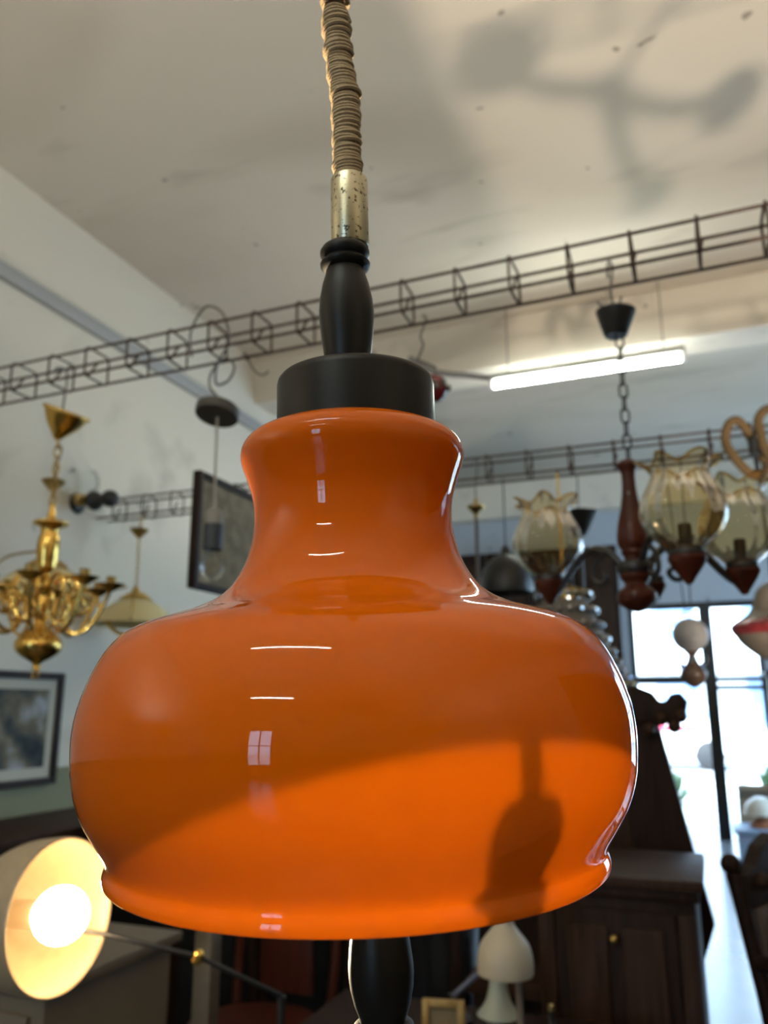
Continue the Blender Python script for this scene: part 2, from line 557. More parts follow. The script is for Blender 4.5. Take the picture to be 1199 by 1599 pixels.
# ------------------------------------------------------------------ outside
struct('ground', G().box((0, 13.5, -0.11), (40, 6.9, 0.2)).box((0, -16, -0.11), (40, 19.6, 0.2)), M['pavement'])
struct('road', G().box((0, 27, -0.16), (60, 20, 0.2)), M['asphalt'])
kb = tag(bpy.data.objects.new('kerb', None), 'pale kerb along the pavement edge outside the shop', 'kerb')
kb.location = (0, 17.0, 0)
col.objects.link(kb)
k0 = None
for i in range(13):
    if k0 is None: k0 = obj('kerb_stone', G().box((0, 0, -0.07), (0.97, 0.16, 0.22)), M['white_paint'], kb, (-6, 0, 0), bevel=0.012)
    else: share(k0, kb, (-6 + i, 0, 0))
bld = thing('building', 'pale building with blue shutters across the street, seen through the shopfront', 'building', (-1, 31, 0))
obj('wall', G().box((0, 2, 4.5), (26, 4, 9)), M['white_paint'], bld)
for i in range(7):
    for z in (1.6, 4.6, 7.2):
        wn = obj('window', G().box((0, 0, 0), (1.5, 0.10, 1.7)), M['bluegrey'], bld, (-9 + i * 3, -0.03, z), bevel=0.02)
        obj('pane', G().box((0, -0.06, 0), (1.2, 0.03, 1.4)), M['clear'], wn)
obj('cornice', G().box((0, -0.15, 8.9), (26.4, 0.5, 0.3)), M['white_paint'], bld, bevel=0.05)
obj('awning', G().slab([(-0.9, 2.65), (0, 3.0), (0, 2.9), (-0.9, 2.5)], -3.4, 3.0, axis=0), mat('awning_cloth', (0.7, 0.66, 0.66), 0.8), bld)
van = thing('van', 'white van parked across the road, seen through the left shopfront pane', 'van', (-1.6, 22.0, -0.06))
bo = [(-2.3, 0.35), (2.1, 0.35), (2.35, 0.6), (2.3, 1.0), (1.6, 1.15), (1.05, 1.95), (-2.2, 1.98), (-2.35, 1.8)]
obj('body', G().slab(bo, -0.85, 0.85), M['white_paint'], van, bevel=0.05)
obj('windscreen', G().slab([(1.66, 1.18), (1.12, 1.85), (0.5, 1.85), (0.5, 1.18)], -0.86, 0.86), M['bluegrey'], van)
obj('tail_stripe', G().box((-0.4, -0.86, 0.95), (3.4, 0.02, 0.12)), M['red_paint'], van)
for x in (-1.5, 1.5):
    for y in (-0.78, 0.78):
        obj('wheel', G().lathe([(0, -0.1), (0.28, -0.1), (0.34, -0.06), (0.34, 0.06), (0.28, 0.1), (0, 0.1)], 24), M['rubber'], van, (x, y, 0.34), (R(90), 0, 0))
def shrub(loc, h, label, seed):
    rnd = random.Random(seed)
    t = thing('potted_shrub', label, 'plant', loc)
    obj('pot', G().lathe([(0, 0), (0.11, 0), (0.15, 0.24), (0.165, 0.24), (0.165, 0.28), (0.14, 0.28), (0.13, 0.22), (0, 0.22)], 24), M['pot'], t)
    g = G()
    for i in range(90):
        a, el = rnd.uniform(0, 2 * PI), rnd.uniform(0.5, 1.5)
        L = h * rnd.uniform(0.4, 1)
        b = Vector((math.cos(a) * 0.05, math.sin(a) * 0.05, 0.22))
        d = Vector((math.cos(a) * math.cos(el), math.sin(a) * math.cos(el), math.sin(el)))
        s = d.cross(Vector((0, 0, 1))).normalized() * L * 0.07
        m = b + d * L * 0.6
        e = b + d * L + Vector((0, 0, -0.12 * L))
        g.add([b - s * 0.3, b + s * 0.3, m + s, m - s, e], [(0, 1, 2, 3), (3, 2, 4)])
    obj('foliage', g, M['leaf'], t, stuff=True)
shrub((-0.55, 10.9, -0.01), 0.55, 'small potted shrub on the pavement outside, left of the black mullion', 3)
shrub((0.62, 11.0, -0.01), 0.65, 'small potted shrub on the pavement outside, right of the black mullion', 4)

# ------------------------------------------------------------------ wire trusses
def truss(label, y0, z0, z1, x0, x1, step, phase, dy=0.10, rb=0.0050, rs=0.0040, bow=0.006):
    t = thing('wire_truss', label, 'truss', (0, y0, 0))
    for y in (0, dy):
        for z in (z0, z1):
            obj('bar', G().tube([(x0, y, z), ((x0 + x1) / 2, y, z - 0.004), (x1, y, z)], rb, 7), M['rust'], t)
    c = []
    e = rb + rs * 0.8
    for (y, z) in ((-e, z0 - e), (-e, z1 + e), (dy + e, z1 + e), (dy + e, z0 - e)):
        c.append((0, y, z))
    pts = []
    for i in range(4):
        a, b = Vector(c[i]), Vector(c[(i + 1) % 4])
        pts += [a.lerp(b, 0.10), a.lerp(b, 0.5), a.lerp(b, 0.90)]
    gg = G().tube(pts, rs, 6, True)
    # the bent tail of the tie
    gg.tube([(0.0, 0.01, z0 - e), (0.006, 0.03, z0 + 0.03), (0.012, 0.042, z0 + 0.055)], rs, 6)
    s0 = None
    x = x0 + phase
    k = 0
    while x < x1:
        rz = random.uniform(-0.05, 0.05)
        if s0 is None: s0 = obj('stirrup', gg, M['rust'], t, (x, 0, 0))
        else: share(s0, t, (x, 0, 0), (0, 0, rz))
        x += step * random.uniform(0.94, 1.06)
        k += 1
    return t
truss('rusty wire truss spanning the shop just behind the orange lamp cord', 2.0, 2.536, 2.626, XL + 0.03, XR - 0.03, 0.166, 0.05).rotation_euler = (0, -0.013, 0)
truss('farther wire truss, lower in view, passing behind the wood chandelier', 3.62, 2.472, 2.575, XL, XR, 0.20, 0.12, 0.10, 0.0060, 0.0048)

def hook(pts, r, label, n=6, name='wire_hook'):
    return tag(obj(name, G().tube(cat(pts, n), r, 7), M['steel']), label, 'hook')
hook([(-0.700, 2.085, 2.540), (-0.700, 2.1, 2.549), (-0.698, 2.108, 2.535), (-0.710, 2.090, 2.479), (-0.702, 2.090, 2.451), (-0.711, 2.090, 2.423), (-0.725, 2.090, 2.397)], 0.0034, 'grey wire hook hanging from the truss right of the black spindle')
hook([(-1.322, 2.085, 2.519), (-1.322, 2.1, 2.530), (-1.320, 2.108, 2.51), (-1.308, 2.100, 2.507), (-1.298, 2.100, 2.482), (-1.275, 2.100, 2.454), (-1.251, 2.100, 2.443), (-1.232, 2.100, 2.454)], 0.0034, 'short curled wire hook under the truss left of the black lamp cap')

# ------------------------------------------------------------------ the orange pendant lamp
fwh = Vector((-math.sin(R(21.6)), math.cos(R(21.6)), 0))
rgt = Vector((math.cos(R(21.6)), math.sin(R(21.6)), 0))
axis = (Vector((0, 0, 1)) - rgt * 0.0227 - fwh * 0.045).normalized()
lx = fwh.cross(axis).normalized()
ly = axis.cross(lx)
lamp = thing('orange_pendant_lamp', 'large orange opaline glass pendant lamp on a jute-wrapped cord, in front of everything', 'lamp', (-0.2095, 0.4871, 1.3105))
lamp.rotation_euler = Matrix((lx, ly, axis)).transposed().to_euler()
prof = [(0.1500, -0.001), (0.1504, 0.0015), (0.1499, 0.004), (0.1489, 0.0072), (0.1490, 0.0095), (0.1510, 0.0140), (0.1572, 0.0240), (0.1640, 0.0365), (0.1685, 0.052),
        (0.1700, 0.070), (0.1690, 0.087), (0.1645, 0.104), (0.1572, 0.1205), (0.1500, 0.1310), (0.1415, 0.1385), (0.1305, 0.1437), (0.1165, 0.1480), (0.1030, 0.1520),
        (0.0900, 0.158), (0.0805, 0.166), (0.0728, 0.178), (0.0680, 0.191), (0.0655, 0.206), (0.0662, 0.222), (0.0700, 0.236), (0.0736, 0.246), (0.0750, 0.2525), (0.0738, 0.2590), (0.0690, 0.2650), (0.0605, 0.2695), (0.0500, 0.2715)]
outer = cat2(prof, 4)
inner = []
for i, (r_, z_) in enumerate(outer):
    a = outer[max(0, i - 1)]
    b = outer[min(len(outer) - 1, i + 1)]
    t = Vector((b[0] - a[0], b[1] - a[1])).normalized()
    inner.append((r_ - t.y * 0.003, z_ + t.x * 0.003 if i else z_ + 0.0))
inner[0] = (outer[0][0] - 0.003, -0.001)
lip = [(outer[0][0] - 0.001, -0.0021), (outer[0][0] - 0.002, -0.0021)]
ring = outer[::-1] + lip + inner
mi = [0] * (len(outer) + 1) + [1] * (len(inner) + 5)
gsh = G().lathe(ring, 128, mi=mi)
obj('lamp_shade', gsh, [M['orange'], M['orange_in']], lamp, label='glossy orange opaline glass shade', sharp=80)
cr = 0.0539
obj('shade_cap', G().lathe([(0.0, 0.2675), (cr - 0.004, 0.2675), (cr - 0.0008, 0.2680), (cr, 0.2690), (cr, 0.3030), (cr - 0.0006, 0.3060), (cr - 0.0022, 0.3080), (cr - 0.005, 0.3092), (0.0, 0.3098)], 96), M['black_wood'], lamp, (0.0028, 0, 0), label='black disc-shaped cap')
def spindle_prof(z, s=1):
    p = [(0.0132, 0.000), (0.0140, 0.003), (0.0158, 0.014), (0.0180, 0.030), (0.0192, 0.044), (0.0193, 0.051), (0.0186, 0.060), (0.0165, 0.071), (0.0142, 0.0785), (0.0139, 0.0815),
         (0.0158, 0.0828), (0.0176, 0.0848), (0.0178, 0.0868), (0.0160, 0.0890), (0.0150, 0.0900), (0.0160, 0.0912), (0.0176, 0.0938), (0.0177, 0.0962), (0.0160, 0.0990), (0.0135, 0.1010)]
    return [(0, z)] + [(r_, z + s * h) for r_, h in p] + [(0, z + s * 0.1012)]
obj('spindle', G().lathe(spindle_prof(0.3035), 48), M['black_wood'], lamp, (0.0016, 0, 0.0055), rot=(0, R(-0.7), 0), label='black turned spindle')
obj('ferrule', G().lathe([(0, 0.4035), (0.0130, 0.4035), (0.0136, 0.4045), (0.0135, 0.456), (0.0131, 0.4570), (0.0112, 0.4565), (0.0110, 0.4500), (0, 0.4500)], 48), M['ferrule'], lamp, (0.0006, 0, 0.0055), label='tarnished metal ferrule')
cpts = cat([(0.0008, 0, 0.445), (0.0, 0, 0.462), (-0.0008, 0, 0.48), (-0.001, 0, 0.505), (-0.0012, 0, 0.53), (-0.0045, 0, 0.552), (-0.0064, 0, 0.575), (-0.0078, 0, 0.605), (-0.0088, 0, 0.65), (-0.008, 0, 0.70), (-0.006, 0, 0.76)], 12)
obj('cord', G().tube(cpts + cat([(-0.006, 0, 0.76), (-0.002, 0, 1.2), (0.02, 0.05, 2.0), (0.06, 0.17, 2.84)], 8)[1:], 0.0070, 10), M['jute'], lamp)
def along(P, s):
    s = min(max(s, 0), 0.9999) * (len(P) - 1)
    i = int(s)
    return P[i].lerp(P[i + 1], s - i)
hel = []
turns, per = 88, 18
bump = [random.gauss(0, 1) for _ in range(turns + 3)]
for k in range(turns * per):
    u = k / (turns * per)
    tt = k / per
    a = 2 * PI * tt
    wob = bump[int(tt)] * (1 - tt % 1) + bump[int(tt) + 1] * (tt % 1)
    c = along(cpts, u + 0.0012 * wob)
    rr = 0.0093 + 0.0005 * math.sin(tt * 0.9) + 0.00055 * wob
    hel.append(c + Vector((rr * math.cos(a), rr * math.sin(a), 0.0012 * math.sin(a + 0.4 * wob))))
obj('cord_wrapping', G().tube(hel, 0.00165, 6), M['jute'], lamp, label='jute twine wound round the cord')
rod_tilt = -0.0085 / 0.34
hd = bpy.data.objects.new('pull_rod', None)
rod = G().tube([(0, 0, 0), (0, 0, -0.292)], 0.0058, 12)
rod = obj('pull_rod', rod, M['iron'], lamp, (0.0028, 0, 0.2715), rot=(0, -0.028, 0))
obj('handle_bead', G().lathe(cat2([(0, -0.256), (0.012, -0.257), (0.0175, -0.264), (0.0185, -0.271), (0.017, -0.279), (0.013, -0.2875), (0, -0.289)], 3), 40), M['black_wood'], rod)
hp = [(0, -0.288)] + [(0.012, -0.288), (0.0190, -0.2895), (0.0205, -0.2925), (0.0190, -0.2955), (0.0150, -0.2975)] + [(0, -0.2975)]
obj('handle_collar', G().lathe(hp, 40), M['black_wood'], rod)
obj('pull_handle', G().lathe([(r_ * 1.02, z_) for r_, z_ in spindle_prof(-0.2965, -0.82)], 48), M['black_wood'], rod, label='black turned pull handle under the shade')
bpy.data.objects.remove(hd)

# ------------------------------------------------------------------ lit spot lamp on a floor stand
SL = Vector((-1.243, 1.385, 0.995))
camF = Vector((-math.sin(R(21.6)) * math.cos(R(13.67)), math.cos(R(21.6)) * math.cos(R(13.67)), math.sin(R(13.67))))
camU = Vector((math.sin(R(21.6)) * math.sin(R(13.67)), -math.cos(R(21.6)) * math.sin(R(13.67)), math.cos(R(13.67))))
spot = thing('floor_spot_lamp', 'lit white spot lamp with glowing bulb, beside the orange shade at lower left', 'lamp', (SL.x + 0.22, SL.y + 0.16, 0))
vw = (SL - Vector((0, 0, 1.4))).normalized()
vr = vw.cross(camU).normalized()
vu = vr.cross(vw)
nrm = (vr * 0.72 - vu * 0.14 - vw * 0.66).normalized()
hr = nrm.to_track_quat('Z', 'Y').to_matrix()
hm = hr @ Matrix.Scale(1.50, 3)
rel = SL - spot.location
def lin(v): return rel + Vector(v)
shp = [(0.022, -0.128), (0.040, -0.122), (0.062, -0.108), (0.082, -0.084), (0.093, -0.052), (0.0965, -0.020), (0.0970, 0.0), (0.0950, 0.003), (0.0925, 0.0)]
sin_ = [(0.0915, -0.020), (0.088, -0.050), (0.077, -0.080), (0.058, -0.103), (0.036, -0.116), (0.0, -0.119)]
obj('lamp_shade', G().lathe(cat2(shp, 3) + cat2(sin_, 3), 56, tuple(rel), mat3=hm), mat('spot_enamel', (0.36, 0.28, 0.18), 0.45, 0, 0.06, 60, 0.08), spot, label='white dome shade, opening towards the viewer', sharp=60)
obj('socket', G().lathe([(0, -0.165), (0.020, -0.165), (0.024, -0.150), (0.024, -0.121), (0.018, -0.117), (0.019, -0.034), (0, -0.034)], 24, tuple(rel), mat3=hm), M['cream_enamel'], spot)
obj('bulb', G().ball((0, 0, 0), 0.036, 28, 16).lathe([(0.014, -0.09), (0.014, -0.03)], 16), M['bulb_glow'], spot, tuple(rel), rot=hr.to_euler(), label='glowing bulb').scale = (1.5, 1.5, 1.5)
beam = add_light('spot_lamp_beam', 'SPOT', SL + nrm * 0.062 + vu * 0.05, 235, (1.0, 0.80, 0.52))
beam.data.spot_size = R(56)
beam.data.spot_blend = 0.5
beam.data.shadow_soft_size = 0.012
beam.rotation_euler = (Vector((-0.19, 0.45, 1.36)) - beam.location).to_track_quat('-Z', 'Y').to_euler()
K1 = Vector((-1.007, 1.523, 0.908)) - spot.location
K2 = Vector((-0.900, 1.682, 0.803)) - spot.location
ae = Vector(rel) + hm @ Vector((0, 0, -0.15))
obj('arm', G().tube([ae, K1.lerp(ae, 0.4) + Vector((0, 0, 0.008)), K1, K2], 0.005, 10), M['iron'], spot)
obj('knob', G().lathe(cat2([(0, -0.014), (0.009, -0.013), (0.0105, -0.005), (0.0105, 0.007), (0.007, 0.013), (0, 0.014)], 3), 20, tuple(K1), mat3=Matrix.Rotation(0.5, 3, 'Y')), M['brass'], spot, label='brass clamp knob')
obj('pole', G().tube([(K2.x, K2.y, 0.01), (K2.x, K2.y, K2.z)], 0.009, 12), M['iron'], spot)
obj('foot', G().lathe([(0, 0), (0.14, 0), (0.14, 0.008), (0.13, 0.018), (0.03, 0.03), (0.0, 0.03)], 40, (K2.x, K2.y, 0)), M['iron'], spot)

# ------------------------------------------------------------------ added unseen uplighter: its warm beam stands in for sun bounced onto the ceiling
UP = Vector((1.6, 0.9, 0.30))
up = thing('added_uplighter', 'added unseen black uplighter beyond the right edge of view, washing the ceiling', 'lamp', (UP.x, UP.y, 0))
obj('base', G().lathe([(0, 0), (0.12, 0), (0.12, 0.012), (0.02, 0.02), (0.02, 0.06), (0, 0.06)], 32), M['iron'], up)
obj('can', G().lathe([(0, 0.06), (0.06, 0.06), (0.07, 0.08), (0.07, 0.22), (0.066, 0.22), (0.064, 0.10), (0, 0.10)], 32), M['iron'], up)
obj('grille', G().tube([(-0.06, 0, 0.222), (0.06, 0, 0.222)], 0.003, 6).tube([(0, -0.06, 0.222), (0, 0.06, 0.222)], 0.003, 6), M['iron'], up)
rd = thing('added_divider', 'added unseen dark divider beyond the right edge of view, cutting the ceiling light', 'screen', (0.63, 1.60, 0))  # added blocker that gives the ceiling light patch its straight edge
for k in range(4):
    lf = obj('leaf', G().box((0, -0.63 + 0.42 * k, 0.92), (0.03, 0.415, 1.76)), M['darkwood'], rd, bevel=0.004)
    for z in (0.5, 1.32):
        obj('field_panel', G().box((0, -0.63 + 0.42 * k, z), (0.042, 0.30, 0.66)), M['midwood'], lf, bevel=0.004)
    for q in (-0.18, 0.18):
        obj('foot', G().box((0, -0.63 + 0.42 * k + q, 0.02), (0.035, 0.035, 0.04)), M['darkwood'], lf)
ul = add_light('added_uplighter_beam', 'SPOT', UP, 330, (1.0, 0.86, 0.68))
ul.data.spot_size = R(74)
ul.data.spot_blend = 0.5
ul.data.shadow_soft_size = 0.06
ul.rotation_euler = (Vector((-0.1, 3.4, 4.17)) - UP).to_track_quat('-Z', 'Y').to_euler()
# added unseen globe cluster on the near truss, there to shadow the ceiling patch
gc = thing('added_globe_cluster', 'added unseen dark three-globe shadow caster on the near truss, beyond the right edge', 'lamp', (0.74, 2.05, 2.16))
obj('stem', G().tube([(0, 0, 0), (0, 0, 0.37)], 0.008, 8), M['iron'], gc)
obj('hub', G().ball((0, 0, 0), 0.045, 20, 12), M['iron'], gc)
for gx, gy, gz, gr, sq in ((-0.22, -0.16, 0.02, 0.088, 1.0), (0.24, 0.16, 0.04, 0.060, 1.9), (0.06, 0.42, -0.02, 0.055, 1.6)):
    ar_ = obj('arm', G().tube(cat([(0, 0, 0), (gx * 0.5, gy * 0.5, -0.04), (gx, gy, gz)], 6), 0.024, 8), M['iron'], gc)
    obj('globe', G().ball((gx, gy, gz), gr, 28, 16, sq), M['grey_metal'], ar_)

# ------------------------------------------------------------------ fluorescent fittings
def fluorescent(loc, rz, label, L=1.25):
    t = thing('fluorescent_light', label, 'light', loc, (0, 0, rz), None)
    for sx in (-0.4, 0.4):
        obj('hanger', G().tube([(sx * L, 0, 0.08), (sx * L, 0, HC - loc[2])], 0.004, 6), M['steel'], t)
    obj('batten', G().box((0, 0, 0.062), (L, 0.055, 0.045)), mat('batten_enamel', (0.42, 0.44, 0.41), 0.5), t, bevel=0.006)
    obj('tube', G().tube([(-L / 2 + 0.03, 0, 0), (L / 2 - 0.03, 0, 0)], 0.016, 16), M['tube_glow'], t, label='glowing fluorescent tube')
    for s in (-1, 1):
        obj('end_cap', G().box((s * (L / 2 - 0.012), 0, 0.02), (0.026, 0.05, 0.075)), M['white_paint'], t, bevel=0.008)
    return t
f1 = fluorescent((-0.60, 5.20, 3.60), 0, 'lit fluorescent tube fitting under the ceiling beam, right of the lamp cap', 1.30)
f1v = Vector(f1.location)
obj('cable', G().tube([Vector(p) - f1v for p in cat([(-1.220, 5.200, 3.656), (-1.304, 5.220, 3.687), (-1.427, 5.240, 3.729), (-1.577, 5.260, 3.771), (-1.731, 5.280, 3.839), (-1.889, 5.300, 3.967)], 5)], 0.022, 8), mat('grey_cable', (0.22, 0.21, 0.21), 0.7), f1)
fluorescent((-0.63, -0.91, 3.50), 0, 'lit fluorescent fitting hung on wires behind the viewer')
fluorescent((-0.95, -3.3, 3.50), 0, 'lit fluorescent fitting hung near the rear window')

# ------------------------------------------------------------------ added uplights, none in view, that brighten the ceiling
def added_torchiere(loc, label, watts):
    t = thing('added_torchiere', label, 'lamp', loc)
    obj('base', G().lathe([(0, 0), (0.15, 0), (0.15, 0.012), (0.02, 0.03), (0, 0.03)], 36), M['iron'], t)
    obj('pole', G().tube([(0, 0, 0.02), (0, 0, 1.62)], 0.012, 12), M['iron'], t)
    obj('bowl', G().lathe([(0, 1.60), (0.05, 1.61), (0.13, 1.67), (0.17, 1.74), (0.165, 1.745), (0.12, 1.68), (0.04, 1.625), (0, 1.62)], 40), M['dull_brass'], t)
    l = add_light('added_fill_light', 'SPOT', (loc[0], loc[1], 1.72), watts, (1.0, 0.95, 0.85), (PI, 0, 0))
    l.data.spot_size = R(160)
    l.data.spot_blend = 0.6
    l.data.shadow_soft_size = 0.05
added_torchiere((1.3, -0.9, 0), 'added unseen fill light on a brass stand, behind the viewer to the right', 210)
added_torchiere((-2.2, -1.2, 0), 'added unseen fill light on a brass stand, behind the viewer to the left', 150)
added_torchiere((-1.46, 4.7, 0), 'added fill light on a brass stand, hidden behind the orange shade', 34)

# ------------------------------------------------------------------ chains, shared pieces
def link_geo(L, w, r):
    pts = []
    n = 8
    for i in range(n + 1):
        a = -PI / 2 + PI * i / n
        pts.append((w * math.cos(a + PI / 2) , 0, L / 2 - w + w * math.sin(a + PI / 2)))
    pts2 = [(-x, 0, -z) for x, y, z in pts]
    return G().tube(pts + pts2, r, 6, True)
def chain(parent, top, bottom, L, w, r, m):
    """separate links from top to bottom (parent coordinates)"""
    a, b = Vector(top), Vector(bottom)
    n = max(1, round((a - b).length / (L - 2 * r * 1.05)))
    first = None
    tilt = (a - b).to_track_quat('Z', 'Y')
    for i in range(n):
        p = a.lerp(b, (i + 0.5) / n)
        if first is None:
            o = first = obj('chain_link', link_geo((a - b).length / n + 2.1 * r, w, r), m, parent, p)
        else:
            o = share(first, parent, p)
        o.rotation_euler = (tilt @ Euler((0, 0, (i % 2) * PI / 2 + 0.4)).to_quaternion()).to_euler()

# ------------------------------------------------------------------ brass chandelier at left
bc = thing('brass_chandelier', 'polished brass chandelier with scrolling arms hanging at the left under the near truss', 'chandelier', (-2.03, 2.05, 1.50))
zc = lambda z: z - 1.50
obj('hook', G().tube(cat([(0.0, -0.05, zc(2.55)), (0.0, -0.02, zc(2.566)), (0.0, 0.008, zc(2.545)), (0.0, 0.004, zc(2.45)), (0.002, 0, zc(2.40)), (0.0, 0.0, zc(2.375))], 6), 0.004, 8), M['steel'], bc)
can = obj('canopy', G().lathe(cat2([(0.0, 0.060), (0.060, 0.060), (0.0725, 0.056), (0.0735, 0.049), (0.066, 0.042), (0.062, 0.034), (0.052, 0.012), (0.038, -0.010), (0.022, -0.030), (0.011, -0.046), (0, -0.052)], 3), 40), M['brass'], bc, (0.004, 0, zc(2.352)), rot=(R(4), R(24), 0))
can.scale = (1.12, 1.12, 1.0)
chain(bc, (-0.004, 0, zc(2.305)), (0, 0, zc(2.065)), 0.036, 0.011, 0.0026, M['dull_brass'])
col_p = [(0, 2.075), (0.006, 2.07), (0.010, 2.05), (0.014, 2.03), (0.022, 2.018), (0.050, 2.012), (0.058, 2.006), (0.056, 2.000), (0.035, 1.992), (0.028, 1.975), (0.034, 1.955), (0.037, 1.930), (0.036, 1.900), (0.032, 1.868), (0.030, 1.85), (0.018, 1.838), (0.015, 1.828), (0.024, 1.815), (0.034, 1.800), (0.034, 1.782), (0.022, 1.768), (0.018, 1.755), (0.024, 1.735), (0.022, 1.700), (0.016, 1.675), (0.026, 1.655), (0.048, 1.638), (0.070, 1.612), (0.075, 1.594), (0.068, 1.574), (0.045, 1.556), (0.020, 1.542), (0.011, 1.530), (0.014, 1.520), (0, 1.512)]
obj('column', G().lathe(cat2([(r_, zc(z_)) for r_, z_ in col_p], 3), 40), M['brass'], bc, label='turned brass column with ball pendant')
obj('finial_ring', G().tube([(0.013 * math.cos(a * PI / 8), 0, zc(1.50) + 0.013 * math.sin(a * PI / 8)) for a in range(16)], 0.0025, 6, True), M['brass'], bc)
armp = cat([(0.028, 0, 1.79), (0.055, 0, 1.825), (0.090, 0, 1.815), (0.105, 0, 1.765), (0.085, 0, 1.705), (0.075, 0, 1.665), (0.105, 0, 1.635), (0.150, 0, 1.655), (0.185, 0, 1.715), (0.205, 0, 1.765), (0.212, 0, 1.785)], 5)
scroll = cat([(0.105, 0, 1.765), (0.130, 0, 1.745), (0.135, 0, 1.710), (0.112, 0, 1.70), (0.106, 0, 1.722)], 5)
ag = G().tube([(p.x, p.y, zc(p.z)) for p in armp], 0.0062, 8)
ag.tube([(p.x, p.y, zc(p.z)) for p in scroll], 0.0042, 7)
pg = G().lathe(cat2([(0, -0.010), (0.012, -0.008), (0.030, 0.004), (0.044, 0.013), (0.045, 0.016), (0.030, 0.013), (0, 0.012)], 3), 28)
cg = G().lathe(cat2([(0, 0.010), (0.010, 0.012), (0.016, 0.020), (0.017, 0.036), (0.0185, 0.040), (0.013, 0.040), (0, 0.034)], 3), 20)
arm0 = None
for k in range(8):
    a = R(-12 + 45 * k)
    if arm0 is None:
        o = arm0 = obj('arm', ag, M['brass'], bc, (0, 0, 0), rot=(0, 0, a))
        p0 = obj('drip_pan', pg, M['brass'], o, (0.212, 0, zc(1.788)))
        c0 = obj('candle_cup', cg, M['dull_brass'], o, (0.212, 0, zc(1.788)))
    else:
        o = share(arm0, bc, (0, 0, 0), (0, 0, a))
        share(p0, o, (0.212, 0, zc(1.788)))
        share(c0, o, (0.212, 0, zc(1.788)))

sp_ = []
for i in range(30):
    a = 0.6 + i * 0.33
    rr = 0.046 - 0.00125 * i
    sp_.append((0.125 + rr * math.cos(a), 0, zc(1.735) + rr * 1.15 * math.sin(a)))
sg = G().tube([(0.030, 0, zc(1.70)), (0.06, 0, zc(1.675)), (0.10, 0, zc(1.678))], 0.0045, 7).tube(sp_, 0.0045, 7)
sc0 = obj('scroll', sg, M['brass'], bc, rot=(0, 0, R(10)))
for k in range(1, 8):
    share(sc0, bc, (0, 0, 0), (0, 0, R(10 + 45 * k)))

# ------------------------------------------------------------------ cream shade lights
def cream_pendant(loc, label, ztop):
    t = thing('cream_pendant', label, 'lamp', loc, group=None)
    obj('wire_loop', G().tube(cat([(-0.03, 0, ztop - 0.03), (-0.02, 0, ztop), (0.008, 0, ztop + 0.004), (0.02, 0, ztop - 0.03), (0, 0, ztop - 0.09)], 6), 0.004, 7), M['steel'], t)
    obj('loop_cap', G().lathe(cat2([(0, 0.02), (0.02, 0.018), (0.05, 0.012), (0.052, 0.004), (0.03, -0.022), (0.012, -0.040), (0, -0.044)], 3), 28), M['dull_brass'], t, (-0.01, 0, ztop - 0.175))
    chain(t, (0, 0, ztop - 0.085), (-0.005, 0, ztop - 0.155), 0.03, 0.009, 0.0028, M['dull_brass'])
    chain(t, (-0.008, 0, ztop - 0.215), (0, 0, 0.11), 0.032, 0.009, 0.0026, M['dull_brass'])
    obj('gallery', G().lathe(cat2([(0, 0.125), (0.012, 0.12), (0.020, 0.10), (0.050, 0.085), (0.085, 0.060), (0.090, 0.052), (0.060, 0.046), (0.030, 0.030), (0, 0.026)], 3), 36), M['brass'], t, label='brass gallery cap')
    obj('lamp_shade', G().lathe(cat2([(0.050, 0.055), (0.10, 0.040), (0.17, -0.008), (0.225, -0.065), (0.240, -0.090), (0.236, -0.090), (0.220, -0.068), (0.166, -0.014), (0.10, 0.033), (0.050, 0.047)], 3), 48), M['cream'], t, label='pale cream cone shade')
    for s in (-1, 1):
        obj('arc_wire', G().tube(cat([(s * 0.02, -0.05, 0.115), (s * 0.09, -0.14, 0.08), (s * 0.135, -0.19, 0.0), (s * 0.14, -0.20, -0.075), (s * 0.11, -0.19, -0.085)], 6), 0.0055, 7), M['dull_brass'], t)
    return t
cp = cream_pendant((-2.95, 3.66, 1.935), 'cream cone-shaded brass pendant hanging on a chain from the farther truss', 0.62)
clone(cp, (-2.72, 2.75, 1.96), 'cream cone-shaded brass pendant behind the brass chandelier, cut by the left edge')
bl_ = Vector(cp.location)
obj('branch_arm', G().tube([Vector(p) - bl_ for p in cat([(-3.234, 3.500, 2.057), (-3.102, 3.500, 1.997), (-3.039, 3.500, 1.896), (-2.952, 3.500, 1.802), (-2.872, 3.520, 1.774), (-2.837, 3.600, 1.807), (-2.857, 3.660, 1.898)], 5)], 0.012, 9), M['brass'], cp)
obj('branch_cup', G().lathe(cat2([(0, -0.02), (0.03, -0.015), (0.06, 0.01), (0.062, 0.016), (0.02, 0.02), (0.018, 0.05), (0, 0.05)], 3), 24, tuple(Vector((-3.226, 3.500, 2.068)) - bl_)), M['dull_brass'], cp)

